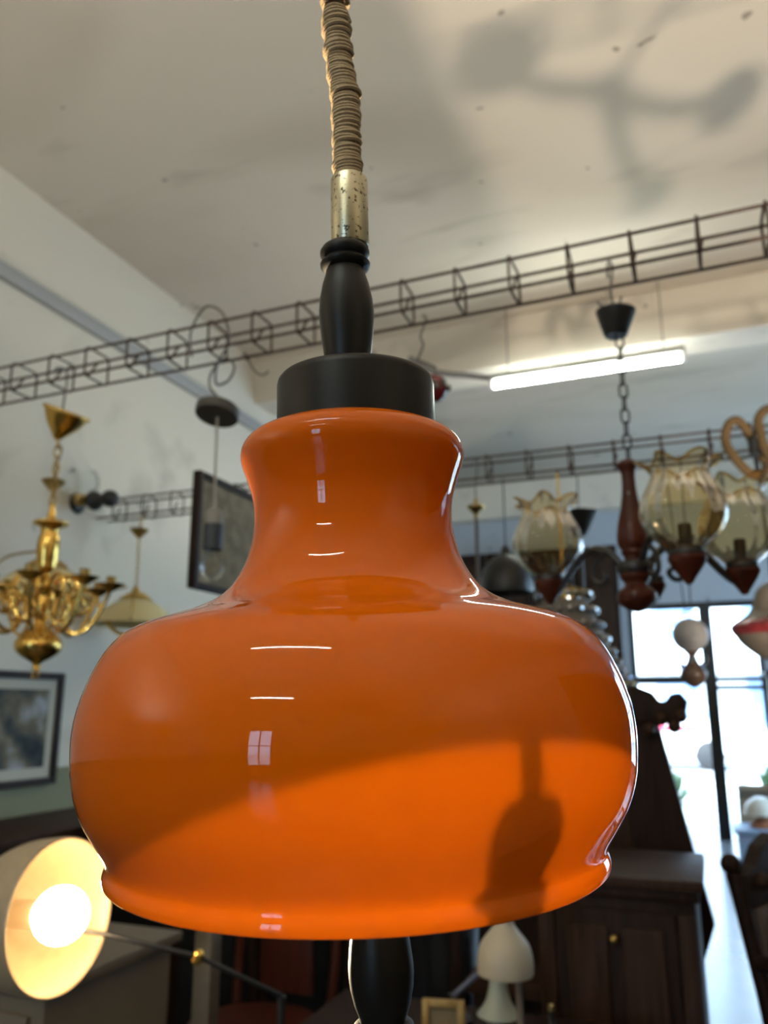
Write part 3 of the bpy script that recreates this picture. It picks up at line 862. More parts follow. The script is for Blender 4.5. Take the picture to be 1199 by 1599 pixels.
# ------------------------------------------------------------------ wall bracket at the end of the farther truss
wb = thing('wall_bracket', 'black turned wall bracket lamp with clear glass globe on the left wall', 'lamp', (XL, 3.45, 2.52))
obj('back_plate', G().lathe(cat2([(0, 0), (0.055, 0), (0.055, 0.010), (0.03, 0.022), (0, 0.026)], 3), 28, mat3=Matrix.Rotation(PI / 2, 3, 'Y')), M['blackpaint'], wb)
obj('arm', G().lathe(cat2([(0, 0.02), (0.014, 0.02), (0.014, 0.07), (0.04, 0.10), (0.056, 0.135), (0.040, 0.17), (0.016, 0.19), (0.018, 0.205), (0.042, 0.225), (0.048, 0.255), (0.034, 0.285), (0, 0.30)], 4), 32, mat3=Matrix.Rotation(PI / 2, 3, 'Y')), M['blackpaint'], wb, (0, 0, 0), rot=(0, 0, R(-4)))
obj('cup', G().lathe(cat2([(0, -0.035), (0.025, -0.03), (0.040, 0), (0.042, 0.02), (0.036, 0.02), (0, 0)], 3), 24), M['dull_brass'], wb, (0.075, -0.055, 0.0))
obj('glass_globe', G().lathe(cat2([(0.035, 0.0), (0.075, 0.03), (0.095, 0.08), (0.085, 0.13), (0.055, 0.165)], 4), 36), M['clear'], wb, (0.075, -0.055, 0.02))

# ------------------------------------------------------------------ grey canopy pendant with bare bulb
gp = thing('bare_bulb_pendant', 'bare clear bulb pendant under a grey disc canopy, against the dark painting', 'lamp', (-1.385, 2.05, 1.80))
zg = lambda z: z - 1.80
obj('wire_loop', G().tube(cat([(-0.075, -0.05, zg(2.50)), (-0.085, -0.05, zg(2.59)), (-0.03, -0.055, zg(2.665)), (0.035, -0.05, zg(2.63)), (0.05, -0.03, zg(2.54)), (0.01, -0.03, zg(2.47)), (-0.01, 0, zg(2.415)), (0.035, 0, zg(2.42)), (0.055, 0, zg(2.465)), (0.02, 0, zg(2.50)), (-0.03, 0, zg(2.46)), (-0.035, 0, zg(2.41)), (-0.005, 0, zg(2.37)), (0, 0, zg(2.35))], 6), 0.0042, 7), M['steel'], gp)
obj('canopy', G().lathe([(0, 0.016), (0.066, 0.016), (0.070, 0.012), (0.070, -0.014), (0.067, -0.018), (0.0, -0.018)], 44), M['grey_metal'], gp, (0, 0, zg(2.318)), rot=(R(-14), R(2), 0), label='flat grey disc canopy')
obj('cord', G().tube([(0, 0, zg(2.302)), (0.004, 0, zg(2.10)), (0.008, 0, zg(1.985))], 0.0042, 8), M['grey_cord'], gp)
obj('lampholder', G().lathe(cat2([(0, 0.065), (0.010, 0.062), (0.026, 0.050), (0.029, 0.030), (0.029, -0.06)], 3) + [(0.027, -0.062), (0, -0.062)], 28), mat('frosted_holder', (0.20, 0.19, 0.17), 0.25), gp, (0.008, 0, zg(1.935)))
obj('label_sleeve', G().lathe([(0.028, -0.001), (0.0305, 0), (0.0305, 0.078), (0.028, 0.079)], 28), mat('slate_blue_sleeve', (0.018, 0.025, 0.036), 0.5), gp, (0.008, 0, zg(1.868)), label='slate blue sleeve on the lampholder')
obj('bulb', G().lathe(cat2([(0.014, 0.062), (0.016, 0.048), (0.028, 0.030), (0.036, 0.008), (0.036, -0.012), (0.024, -0.034), (0, -0.042)], 4), 32), M['clear'], gp, (0.010, 0, zg(1.812)), label='clear glass bulb')
obj('filament', G().tube(cat([(-0.010, 0, 0.03), (-0.014, 0, -0.010), (-0.004, 0, -0.004), (0.004, 0, -0.012), (0.014, 0, -0.008), (0.010, 0, 0.03)], 4), 0.0012, 5), M['dull_brass'], gp, (0.010, 0, zg(1.812)))

# ------------------------------------------------------------------ pictures on the left wall
def picture(name, label, y0, y1, z0, z1, bar, mount, fm, pm):
    t = thing(name, label, 'picture', (XL, (y0 + y1) / 2, (z0 + z1) / 2))
    W, H = y1 - y0, z1 - z0
    obj('backing', G().box((0.012, 0, 0), (0.012, W - 0.01, H - 0.01)), M['darkwood'], t)
    for s in (-1, 1):
        obj('frame_bar', G().box((0.022, s * (W - bar) / 2, 0), (0.040, bar, H)), fm, t, bevel=0.006)
        obj('frame_bar', G().box((0.022, 0, s * (H - bar) / 2), (0.0395, W - 2 * bar, bar)), fm, t, bevel=0.006)
    if mount:
        obj('mount', G().box((0.022, 0, 0), (0.006, W - 2 * bar, H - 2 * bar)), M['mat_board'], t)
    obj('print', G().box((0.026, 0, 0), (0.004, W - 2 * bar - 2 * mount, H - 2 * bar - 2 * mount)), pm, t)
    return t
picture('framed_print', 'dark framed landscape print with pale mount on the left wall, below the chandelier', 2.72, 3.445, 1.012, 1.574, 0.036, 0.052, M['darkwood'], M['print'])
pt = picture('painting', 'dark brown painting in dark frame hooked to the farther truss, behind the bare bulb', 2.795, 3.60, 1.883, 2.398, 0.030, 0, M['darkwood'], M['canvas'])
pt.location.x = -2.0
obj('hanging_hook', G().tube(cat([(0.02, 0.385, 0.25), (0.02, 0.395, 0.30), (0.02, 0.415, 0.345), (0.02, 0.428, 0.343), (0.02, 0.432, 0.325)], 5), 0.004, 7), M['steel'], pt)

# ------------------------------------------------------------------ wood and glass chandelier at right
wc = thing('wood_chandelier', 'red-brown wood and black iron chandelier with amber frilled glass shades at right', 'chandelier', (-0.14, 2.0, 1.615))
zw = lambda z: z - 1.615
obj('hook', G().tube(cat([(-0.02, 0.10, zw(2.56)), (-0.020, 0.098, zw(2.588)), (-0.014, 0.075, zw(2.595)), (-0.004, 0.05, zw(2.56)), (-0.010, 0.02, zw(2.48)), (-0.006, 0, zw(2.43)), (0, 0, zw(2.40))], 6), 0.0035, 7).tube(cat([(-0.045, 0, zw(2.44)), (-0.03, 0, zw(2.425)), (-0.005, 0, zw(2.415)), (0.012, 0, zw(2.428)), (0.016, 0, zw(2.445))], 5), 0.003, 6), M['steel'], wc)
obj('canopy', G().lathe(cat2([(0, 0.0), (0.045, 0.0), (0.051, -0.004), (0.050, -0.008)], 2) + [(0.030, -0.068), (0.026, -0.072), (0, -0.072)], 40), M['blackpaint'], wc, (0, 0, zw(2.408)), rot=(R(3), R(4), 0), label='black cone canopy')
chain(wc, (0.004, 0, zw(2.335)), (0.004, 0, zw(1.995)), 0.040, 0.010, 0.0026, M['iron'])
obj('column', G().lathe(cat2([(0, 2.000), (0.010, 1.999), (0.022, 1.993), (0.026, 1.984), (0.022, 1.974), (0.017, 1.962), (0.0165, 1.935), (0.019, 1.905), (0.026, 1.868), (0.035, 1.828), (0.038, 1.800), (0.036, 1.782), (0.029, 1.770), (0.030, 1.762), (0.024, 1.752), (0.022, 1.735), (0, 1.733)], 4), 40, (0, 0, zw(0))), M['redwood'], wc, label='turned red-brown wood column')
obj('iron_hub', G().lathe(cat2([(0, 1.742), (0.030, 1.742), (0.040, 1.735), (0.040, 1.718), (0.032, 1.712), (0, 1.710)], 2), 36, (0, 0, zw(0))), M['iron'], wc)
obj('wood_finial', G().lathe(cat2([(0, 1.712), (0.034, 1.712), (0.036, 1.702), (0.027, 1.690), (0.028, 1.682), (0.043, 1.668), (0.047, 1.653), (0.040, 1.638), (0.024, 1.626), (0.010, 1.620), (0, 1.618)], 4), 40, (0, 0, zw(0))), M['redwood'], wc, label='turned red-brown wood finial')
iron_arm = G()
iron_arm.tube([(p.x, p.y, zw(p.z)) for p in cat([(0.030, 0, 1.728), (0.062, 0, 1.770), (0.105, 0, 1.785), (0.150, 0, 1.760), (0.188, 0, 1.715), (0.215, 0, 1.690), (0.235, 0, 1.700)], 5)], 0.0095, 8)
iron_arm.tube([(p.x, p.y, zw(p.z)) for p in cat([(0.070, 0, 1.772), (0.105, 0, 1.745), (0.112, 0, 1.710), (0.090, 0, 1.695), (0.074, 0, 1.712), (0.086, 0, 1.725)], 5)], 0.0065, 7)
cup_g = G().lathe(cat2([(0, 0.0), (0.007, 0.002), (0.015, 0.014), (0.028, 0.032), (0.039, 0.050), (0.041, 0.058), (0.036, 0.064), (0, 0.066)], 3), 32)
gal_g = G().lathe(cat2([(0, 0.064), (0.034, 0.064), (0.036, 0.070), (0.036, 0.080), (0.030, 0.084), (0.015, 0.086), (0.0145, 0.092), (0.0145, 0.130), (0.011, 0.134), (0, 0.134)], 2), 28)
tul = cat2([(0.034, 0.085), (0.045, 0.095), (0.068, 0.115), (0.086, 0.145), (0.090, 0.172), (0.083, 0.205), (0.068, 0.235), (0.060, 0.255), (0.064, 0.268), (0.076, 0.282)], 3)
nt_ = len(tul)
def frill(k, a):
    u = k / (nt_ - 1)
    rib = 0.0035 * math.cos(12 * a) * min(1, u * 2)
    f = max(0, (u - 0.78) / 0.22)
    return rib + f * f * 0.012 * math.cos(6 * a), f * f * 0.010 * math.cos(6 * a + 0.6)
shade_g = G().lathe(tul, 96, frill=frill)
lip_ = []
for k in range(72):
    a = 2 * PI * k / 72
    dr_, dz_ = frill(nt_ - 1, a)
    lip_.append(((tul[-1][0] + dr_) * math.cos(a), (tul[-1][0] + dr_) * math.sin(a), tul[-1][1] + dz_))
shade_g.tube(lip_, 0.0038, 7, True)
a0 = c0 = g0 = s0 = None
for k, (deg, glass, Rr) in enumerate(((160, True, 1.0), (-54, True, 0.88), (14, True, 1.05), (85, False, 1.0))):
    a = R(deg)
    if a0 is None:
        o = a0 = obj('arm', iron_arm, M['iron'], wc, rot=(0, 0, a))
        c0 = obj('wood_cup', cup_g, M['redwood'], o, (0.235, 0, zw(1.655)), label='red-brown wood cup')
        g0 = obj('lamp_socket', gal_g, M['iron'], o, (0.235, 0, zw(1.655)))
        s0 = obj('glass_shade', shade_g, M['amber'], o, (0.235, 0, zw(1.645)), label='amber frilled tulip glass shade', sharp=180)
    else:
        o = share(a0, wc, (0, 0, 0), (0, 0, a), (Rr, 1, 1))
        for q, dz in ((c0, 1.655), (g0, 1.655)) + (((s0, 1.645),) if glass else ()):
            share(q, o, (0.235, 0, zw(dz)), scale=(1 / Rr, 1, 1))

# ------------------------------------------------------------------ things hanging farther back
rb = thing('rope_light', 'tan rope-bound looped light fitting at the right edge, before the farther truss', 'lamp', (0.264, 3.520, 2.447))
rl = Vector(rb.location)
loop1 = [(0.157, 3.520, 2.488), (0.173, 3.520, 2.557), (0.208, 3.520, 2.576), (0.238, 3.540, 2.547), (0.263, 3.570, 2.491), (0.294, 3.580, 2.428), (0.309, 3.580, 2.381), (0.289, 3.550, 2.339), (0.252, 3.520, 2.329), (0.211, 3.500, 2.364), (0.173, 3.500, 2.429)]
obj('rope_loop', G().tube([Vector(p) - rl for p in cat(loop1, 5, True)], 0.0195, 10, True), M['rope'], rb)
loop2 = [(0.03, 0.02, 0.13), (0.07, 0.02, 0.17), (0.13, 0.01, 0.14), (0.14, 0, 0.05), (0.11, -0.01, -0.05), (0.06, -0.02, -0.055), (0.035, -0.01, 0.0), (0.03, 0.01, 0.07)]
obj('rope_loop', G().tube(cat(loop2, 5, True), 0.0195, 10, True), M['rope'], rb)
obj('stem', G().tube([(0.0, 0.0, -0.11), (-0.004, 0.01, 0.05), (0, 0.05, 2.50 - rl.z), (0, 0.10, 2.59 - rl.z), (0, 0.13, 2.57 - rl.z)], 0.006, 8), M['iron'], rb)
obj('socket', G().lathe([(0, -0.03), (0.022, -0.03), (0.024, 0.03), (0, 0.035)], 20), M['iron'], rb)

sb = thing('small_brass_pendant', 'small brass cap and thin dark rod hanging behind the amber shade, near the orange neck', 'lamp', (-0.97, 3.66, 1.75))
obj('cap', G().lathe(cat2([(0, 0.05), (0.008, 0.045), (0.012, 0.02), (0.038, 0.012), (0.044, 0.004), (0.036, -0.010), (0.014, -0.030), (0.010, -0.05), (0, -0.055)], 3), 32), M['dull_brass'], sb, (0, 0, 2.335 - 1.75))
obj('hook', G().tube(cat([(-0.02, 0.06, 2.59 - 1.75), (0, 0.05, 2.60 - 1.75), (0.004, 0.03, 2.55 - 1.75), (0, 0, 2.45 - 1.75), (0, 0, 2.38 - 1.75)], 5), 0.004, 7), M['steel'], sb)
obj('rod', G().tube([(0, 0, 2.30 - 1.75), (0, 0, 0.0)], 0.009, 10), mat('brown_rod', (0.07, 0.055, 0.04), 0.5), sb)
obj('body', G().lathe(cat2([(0, 0.03), (0.02, 0.025), (0.035, 0.0), (0.03, -0.03), (0.012, -0.05), (0, -0.06)], 3), 28), M['dull_brass'], sb)
def dome(name, loc, r, h, label, m, zt=2.55):
    t = thing(name, label, 'lamp', loc)
    obj('lamp_shade', G().lathe(cat2([(r * 0.16, h), (r * 0.45, h * 0.93), (r * 0.80, h * 0.66), (r * 0.97, h * 0.3), (r, 0), (r - 0.006, 0), (r * 0.93, h * 0.3), (r * 0.75, h * 0.62), (r * 0.42, h * 0.88), (0, h * 0.92)], 3), 44), m, t)
    obj('cap', G().lathe([(0, h * 0.9), (r * 0.2, h * 0.93), (r * 0.18, h + 0.03), (r * 0.06, h + 0.05), (0, h + 0.05)], 28), M['iron'], t)
    obj('cord', G().tube([(0, 0, h + 0.04), (0, 0, zt - loc[2])], 0.004, 7), M['iron'], t)
    return t
p = Vector((-0.899, 3.950, 1.960))
dome('black_dome_pendant', p, 0.135, 0.19, 'black dome pendant lamp hanging behind the amber shade nearest the orange lamp', M['blackpaint'])
cc = thing('cone_canopy_light', 'small black cone canopy on a cord behind the tall amber glass shade', 'lamp', (-0.492, 3.710, 2.216))
obj('cone', G().lathe(cat2([(0, 0.07), (0.085, 0.07), (0.088, 0.06)], 2) + [(0.030, -0.045), (0.02, -0.05), (0, -0.05)], 36), M['blackpaint'], cc)
obj('hook', G().tube([(0, 0, 0.06), (0.003, 0, 2.47 - cc.location.z)], 0.004, 7), M['steel'], cc)
obj('rod', G().tube([(0, 0, -0.04), (0, 0, -0.30)], 0.008, 8), M['iron'], cc)

rp_ = thing('ruby_pendant', 'dark ruby glass pendant with cut crystal drops, peeking out behind the black lamp cap', 'lamp', (-0.660, 2.070, 2.296))
obj('glass_ball', G().ball((0, 0, 0), 0.036, 28, 16, 1.15), M['ruby'], rp_)
obj('stem', G().tube([(0, 0, 0.035), (0.002, 0, 0.065), ((-0.721, 2.090, 2.404)[0] - (-0.660, 2.070, 2.296)[0], 0.02, (-0.721, 2.090, 2.404)[2] - (-0.660, 2.070, 2.296)[2])], 0.004, 7), M['steel'], rp_)
d0 = None
for k in range(10):
    a = 2 * PI * k / 10
    if d0 is None: d0 = obj('crystal_drop', G().lathe([(0, 0.010), (0.008, 0.002), (0.007, -0.006), (0, -0.014)], 6), M['crystal'], rp_, (0.041, 0, -0.004), sharp=5)
    else: share(d0, rp_, (0.041 * math.cos(a), 0.041 * math.sin(a), -0.004 + 0.012 * (k % 2)))

# crystal chandelier: strings of beads falling from a crown to a hoop
cy = thing('crystal_chandelier', 'crystal bead chandelier around a beige cone shade, right behind the orange lamp', 'chandelier', (-0.570, 3.640, 1.493))
cz = Vector(cy.location)
cy.scale = (1.12, 1.12, 1.12)
obj('lamp_shade', G().lathe(cat2([(0.09, 0.33), (0.16, 0.16), (0.215, 0.0)], 3) + [(0.211, 0.0)] + cat2([(0.156, 0.16), (0.086, 0.33)], 3), 48), M['beige'], cy, label='beige cone shade')
obj('hoop', G().tube([(0.25 * math.cos(2 * PI * k / 40), 0.25 * math.sin(2 * PI * k / 40), 0.0) for k in range(40)], 0.006, 7, True), M['brass'], cy)
obj('crown', G().tube([(0.10 * math.cos(2 * PI * k / 28), 0.10 * math.sin(2 * PI * k / 28), 0.36) for k in range(28)], 0.007, 7, True), M['brass'], cy)
obj('chain', G().tube([(0, 0, 0.34), (0, 0, (2.475 - cz.z) / 1.12)], 0.005, 7).tube([(-0.10, 0, 0.36), (0, 0, 0.40), (0.10, 0, 0.36)], 0.004, 6), M['dull_brass'], cy)
bead_g = G().lathe([(0, 0.021), (0.012, 0.010), (0.0155, 0), (0.012, -0.010), (0, -0.021)], 7)
b0 = None
for k in range(20):
    a = 2 * PI * k / 20
    for i in range(9):
        u = i / 8
        rr = 0.105 + 0.145 * u + 0.0 * math.sin(PI * u)
        zz = 0.35 - 0.35 * u - 0.05 * math.sin(PI * u)
        p = (rr * math.cos(a), rr * math.sin(a), zz)
        if b0 is None: b0 = obj('crystal_bead', bead_g, M['crystal'], cy, p, sharp=5)
        else: share(b0, cy, p, (random.uniform(-.3, .3), 0.4, random.uniform(0, 6)))
    p = (0.252 * math.cos(a), 0.252 * math.sin(a), -0.035)
    share(b0, cy, p, (0, 0, a), (1.0, 1.0, 1.5))

wg = thing('milk_glass_pendant', 'milky glass globe pendant with a brown turned finial, against the bright shopfront', 'lamp', (-0.052, 3.600, 1.691))
obj('globe', G().ball((0, 0, 0), 0.072, 36, 20), M['milk'], wg)
obj('fitter', G().lathe([(0.02, 0.062), (0.034, 0.066), (0.034, 0.092), (0.012, 0.105), (0, 0.105)], 28), M['clear'], wg)
for s in (-1, 1):
    obj('wire', G().tube([(s * 0.012, 0, 0.10), (s * 0.035 - 0.01, 0, 2.47 - wg.location.z)], 0.003, 6), M['iron'], wg)
obj('finial', G().lathe(cat2([(0, -0.062), (0.030, -0.068), (0.016, -0.085), (0.028, -0.120), (0.050, -0.150), (0.050, -0.170), (0.032, -0.200), (0.008, -0.215), (0, -0.216)], 3), 32), mat('brown_ceramic', (0.10, 0.06, 0.045), 0.3), wg, label='brown turned finial')
dr = None
for k in range(8):
    a = 2 * PI * k / 8
    if dr is None: dr = obj('crystal_drop', G().lathe([(0, 0.018), (0.013, 0.004), (0.011, -0.008), (0, -0.026)], 6), M['crystal'], wg, (0.055, 0, -0.10), sharp=5)
    else: share(dr, wg, (0.055 * math.cos(a), 0.055 * math.sin(a), -0.10 - 0.03 * (k % 2)))

rg = thing('banded_glass_pendant', 'opaline glass pendant with a red patterned band, at the right edge of the view', 'lamp', (0.286, 3.710, 1.707))
rg.scale = (1.38, 1.38, 1.38)
obj('upper_glass', G().lathe(cat2([(0.02, 0.145), (0.045, 0.125), (0.060, 0.085), (0.075, 0.055), (0.110, 0.030)], 4), 48), M['beige'], rg, label='beige glass upper dome')
obj('red_band', G().lathe(cat2([(0.110, 0.030), (0.128, 0.012), (0.118, -0.012)], 3), 48, frill=lambda k, a: (0.002 * math.cos(20 * a), 0)), mat('red_band_glass', (0.20, 0.025, 0.03), 0.3, 0, 0.35, 40), rg, label='red patterned band')
obj('lower_glass', G().lathe(cat2([(0.118, -0.012), (0.100, -0.040), (0.060, -0.075), (0.020, -0.092), (0, -0.094)], 4), 48), M['beige'], rg, label='beige glass bowl')
obj('cord', G().tube([(0, 0, 0.13), (0, 0, (2.455 - rg.location.z) / 1.38)], 0.004, 7), M['iron'], rg)

# ------------------------------------------------------------------ furniture on the floor
# pedestal cabinet, front edge plane at y 2.5
pc = thing('pedestal_cabinet', 'dark wood panelled cabinet standing below right of the orange lamp', 'cabinet', (-0.30, 2.72, 0))
obj('carcass', G().box((0, 0, 0.44), (0.43, 0.42, 0.88)), M['darkwood'], pc, bevel=0.004)
obj('top', G().box((0, 0, 0.925), (0.48, 0.48, 0.030)), M['midwood'], pc, bevel=0.007)
obj('cornice', G().box((0, 0, 0.895), (0.455, 0.455, 0.03)), M['darkwood'], pc, bevel=0.010)
obj('plinth', G().box((0, 0, 0.04), (0.46, 0.45, 0.08)), M['darkwood'], pc, bevel=0.008)
for s in (-1, 1):
    obj('pilaster', G().box((s * 0.19, -0.216, 0.47), (0.045, 0.02, 0.76)), M['midwood'], pc, bevel=0.006)
dd = obj('door', G().box((0, -0.218, 0.47), (0.325, 0.022, 0.76)), M['darkwood'], pc, bevel=0.004)
for x, w in ((-0.075, 0.11), (0.075, 0.11)):
    obj('door_panel', G().box((x, -0.232, 0.48), (w, 0.016, 0.66)), M['midwood'], dd, bevel=0.007)
obj('knob', G().ball((0.0, -0.25, 0.78), 0.014, 16, 10), M['dull_brass'], dd)

# raked high-backed settle with carved crest behind the cabinet
st = thing('high_back_settle', 'dark wooden high-backed settle with carved crest, right of the orange lamp', 'settle', (-0.58, 3.27, 0.0))
st.scale = (1.0, 1.0, 1.06)
def rake(p):   # the back leans sideways like a worn hall settle
    return p
bp_ = [(-0.325, 0.35), (0.42, 0.35), (0.53, 0.62), (0.385, 1.30), (-0.325, 1.30)]
obj('back_panel', G().slab(bp_, 0.0, 0.05), M['darkwood'], st, (0, 0, 0), bevel=0.006)
crest = [(-0.32, 1.27), (0.33, 1.27), (0.39, 1.255), (0.45, 1.265), (0.495, 1.30), (0.505, 1.34), (0.48, 1.37), (0.445, 1.365), (0.425, 1.34), (0.40, 1.34), (0.38, 1.37), (0.33, 1.39), (-0.10, 1.40), (-0.32, 1.40)]
obj('crest_rail', G().slab(crest, -0.03, 0.07), M['darkwood'], st, bevel=0.008, label='carved crest rail')
for x, z in ((0.45, 1.255), (0.475, 1.29), (0.36, 1.242), (0.405, 1.28)):
    obj('rosette', G().lathe(cat2([(0, 0.02), (0.012, 0.016), (0.022, 0.004), (0.024, -0.03), (0, -0.03)], 3), 16, mat3=Matrix.Rotation(R(90), 3, 'X')), M['midwood'], st, (x, -0.04, z))
for x in (-0.14, 0.05, 0.22):
    obj('back_slat', G().slab([(x - 0.06, 0.62), (x + 0.07, 0.62), (x + 0.03, 1.24), (x - 0.06, 1.24)], -0.016, 0.004), M['midwood'], st, bevel=0.005)
obj('skirt', G().box((0.045, 0.01, 0.21), (0.74, 0.03, 0.36)), M['darkwood'], st, bevel=0.004)
obj('seat', G().box((0.06, -0.12, 0.42), (0.74, 0.24, 0.05)), M['midwood'], st, bevel=0.01)
for x in (-0.26, 0.37):
    for y in (-0.20, 0.02):
        obj('leg', G().box((x, y, 0.20), (0.055, 0.055, 0.40)), M['darkwood'], st, bevel=0.006)

# white desk lamp, on a low dark table
tb = thing('side_table', 'dark wooden table below the orange lamp carrying small lamps and gilt frame', 'table', (-0.62, 2.05, 0))
obj('table_top', G().box((0, 0, 0.595), (0.86, 0.60, 0.03)), M['darkwood'], tb, bevel=0.006)
obj('apron', G().box((0, 0, 0.53), (0.78, 0.52, 0.10)), M['darkwood'], tb, bevel=0.004)
for x in (-0.37, 0.37):
    for y in (-0.24, 0.24):
        obj('leg', G().lathe(cat2([(0, 0), (0.018, 0), (0.022, 0.10), (0.030, 0.25), (0.020, 0.40), (0.030, 0.46), (0.030, 0.49), (0, 0.49)], 3), 20), M['darkwood'], tb, (x, y, 0))
dl = thing('desk_lamp', 'small cream desk lamp with bell shade, standing under the orange shade', 'lamp', (-0.491, 2.000, 0.831))
dz = dl.location.z - 0.610
dl.location.z = 0.610
obj('lamp_shade', G().lathe(cat2([(0.012, 0.115), (0.020, 0.100), (0.023, 0.078), (0.034, 0.062), (0.055, 0.036), (0.064, 0.006), (0.065, -0.022), (0.062, -0.022), (0.052, 0.030), (0.030, 0.056), (0, 0.070)], 4), 44, (0, 0, dz)), M['cream_enamel'], dl, label='cream bell shade')
obj('neck', G().lathe([(0, 0.10), (0.013, 0.10), (0.013, 0.135), (0, 0.138)], 20, (0, 0, dz)), M['cream_enamel'], dl)
obj('stem', G().tube([(0.028, 0.02, 0.012), (0.024, 0.02, dz - 0.02), (0.016, 0.01, dz + 0.05)], 0.008, 10), M['beige'], dl)
obj('base', G().lathe([(0, 0), (0.060, 0), (0.060, 0.010), (0.02, 0.018), (0, 0.018)], 32, (0.028, 0.02, 0)), M['white_enamel'], dl)
bl = thing('bell_glass_lamp', 'small pale green glass lamp standing behind the cream desk lamp', 'lamp', ((-0.548, 2.150, 0.722)[0], 2.15, 0.610))
obj('glass_bell', G().lathe(cat2([(0.020, 0.150), (0.022, 0.120), (0.032, 0.085), (0.050, 0.060), (0.052, 0.055), (0.030, 0.05)], 4), 32), mat('pale_green_glass', (0.33, 0.37, 0.31), 0.3), bl)
obj('stem', G().tube([(0, 0, 0.01), (0, 0, 0.06)], 0.03, 16), mat('grey_glaze', (0.18, 0.18, 0.17), 0.4), bl)
obj('base', G().lathe([(0, 0), (0.045, 0), (0.045, 0.012), (0, 0.016)], 28), M['grey_metal'], bl)
ba = thing('jointed_lamp', 'blue-grey jointed lamp arm reaching out left of the cream desk lamp', 'lamp', (-0.691, 2.220, 0.675))
az = ba.location.z - 0.610
ba.location.z = 0.610
obj('arm', G().tube([(0, 0, az - 0.01), ((-0.609, 2.220, 0.738)[0] - ba.location.x, 0, (-0.609, 2.220, 0.738)[2] - 0.610), ((-0.574, 2.240, 0.760)[0] - ba.location.x, 0.02, (-0.574, 2.240, 0.760)[2] - 0.610)], 0.0075, 10), mat('blue_grey_enamel', (0.085, 0.10, 0.16), 0.4), ba)
obj('post', G().tube([(0, 0, 0.01), (0, 0, az)], 0.008, 10), M['iron'], ba)
obj('base', G().lathe([(0, 0), (0.055, 0), (0.055, 0.012), (0, 0.018)], 28), M['iron'], ba)
def small_frame(loc, w, h, label, rz):
    t = thing('gilt_frame', label, 'picture frame', loc, (R(-8), 0, rz))
    for s in (-1, 1):
        obj('frame_bar', G().box((s * (w / 2 - 0.009), 0, h / 2), (0.018, 0.016, h)), M['gold'], t, bevel=0.003)
        obj('frame_bar', G().box((0, 0, h / 2 + s * (h / 2 - 0.009)), (w - 0.036, 0.0155, 0.018)), M['gold'], t, bevel=0.003)
    obj('picture', G().box((0, 0.003, h / 2), (w - 0.036, 0.006, h - 0.036)), M['canvas'], t)
small_frame(((-0.669, 2.050, 0.688)[0], 2.08, 0.611), 0.105, 0.092, 'little gilt picture frame standing on the table left of the cream desk lamp', R(12))
small_frame(((-0.685, 1.950, 0.704)[0], 1.93, 0.611), 0.10, 0.062, 'lower gilt picture frame overlapping the other one, nearer the black handle', R(10))
for px_, r_, hh, lab, mm in ((845, 0.020, 0.12, 'slim dark bottle on the table right of the cream desk lamp', 'iron'), (832, 0.017, 0.055, 'small pink-grey glass jar beside the slim dark bottle', 'pinkglass'), (745, 0.022, 0.03, 'clear cut-glass dish in front of the cream desk lamp', 'clear')):
    if mm == 'pinkglass': M[mm] = mat('pink_grey_glass', (0.20, 0.13, 0.13), 0.2)
    t = thing('bottle' if r_ == 0.020 else 'jar' if mm == 'pinkglass' else 'dish', lab, 'glassware', (-0.62 + (px_ - 700) * 0.00155, 2.03 if px_ > 800 else 1.93, 0.610))
    obj('body', G().lathe(cat2([(0, 0), (r_, 0.002), (r_ * 1.05, hh * 0.4), (r_ * 0.8, hh * 0.65), (r_ * 0.35, hh * 0.8), (r_ * 0.4, hh), (0, hh)], 3), 24), M[mm], t)
    obj('lid', G().lathe([(0, hh), (r_ * 0.42, hh), (r_ * 0.42, hh + 0.012), (0, hh + 0.014)], 20), M['dull_brass'], t)

# dark glazed bookcase closing the view under the orange shade
bk = thing('glazed_bookcase', 'dark wooden glazed bookcase standing behind the table under the orange shade', 'bookcase', (-1.775, 3.3, 0))
obj('carcass', G().box((0, 0.02, 0.46), (1.70, 0.36, 0.92)), M['blackpaint'], bk, bevel=0.004)
obj('top', G().box((0, 0, 0.935), (1.72, 0.44, 0.03)), M['darkwood'], bk, bevel=0.008)
for k in range(4):
    x = -0.6375 + 0.425 * k
    d_ = obj('door', G().box((x, -0.175, 0.46), (0.415, 0.02, 0.90)), M['darkwood'], bk, bevel=0.004)
    obj('pane', G().box((x, -0.188, 0.48), (0.33, 0.004, 0.74)), mat('dark_glass', (0.012, 0.012, 0.013), 0.08), d_)
    obj('handle', G().ball((x + (0.18 if k % 2 == 0 else -0.18), -0.195, 0.55), 0.010, 12, 8), M['dull_brass'], d_)
ch = thing('red_chair', 'reddish-brown bentwood chair back in the shadow under the orange shade', 'chair', ((-1.390, 2.600, 0.432)[0], 2.6, 0))
obj('back_frame', G().tube(cat([(-0.17, 0, 0.42), (-0.18, 0.03, 0.62), (-0.15, 0.05, 0.80), (0, 0.06, 0.86), (0.15, 0.05, 0.80), (0.18, 0.03, 0.62), (0.17, 0, 0.42)], 6), 0.016, 10), M['redwood'], ch)
obj('back_panel', G().slab([(-0.10, 0.48), (0.10, 0.48), (0.09, 0.76), (0, 0.80), (-0.09, 0.76)], 0.02, 0.045), M['redwood'], ch, bevel=0.006)
obj('seat', G().lathe(cat2([(0, 0.42), (0.19, 0.42), (0.205, 0.435), (0.19, 0.45), (0, 0.445)], 3), 36, (0, -0.18, 0)), M['redwood'], ch)
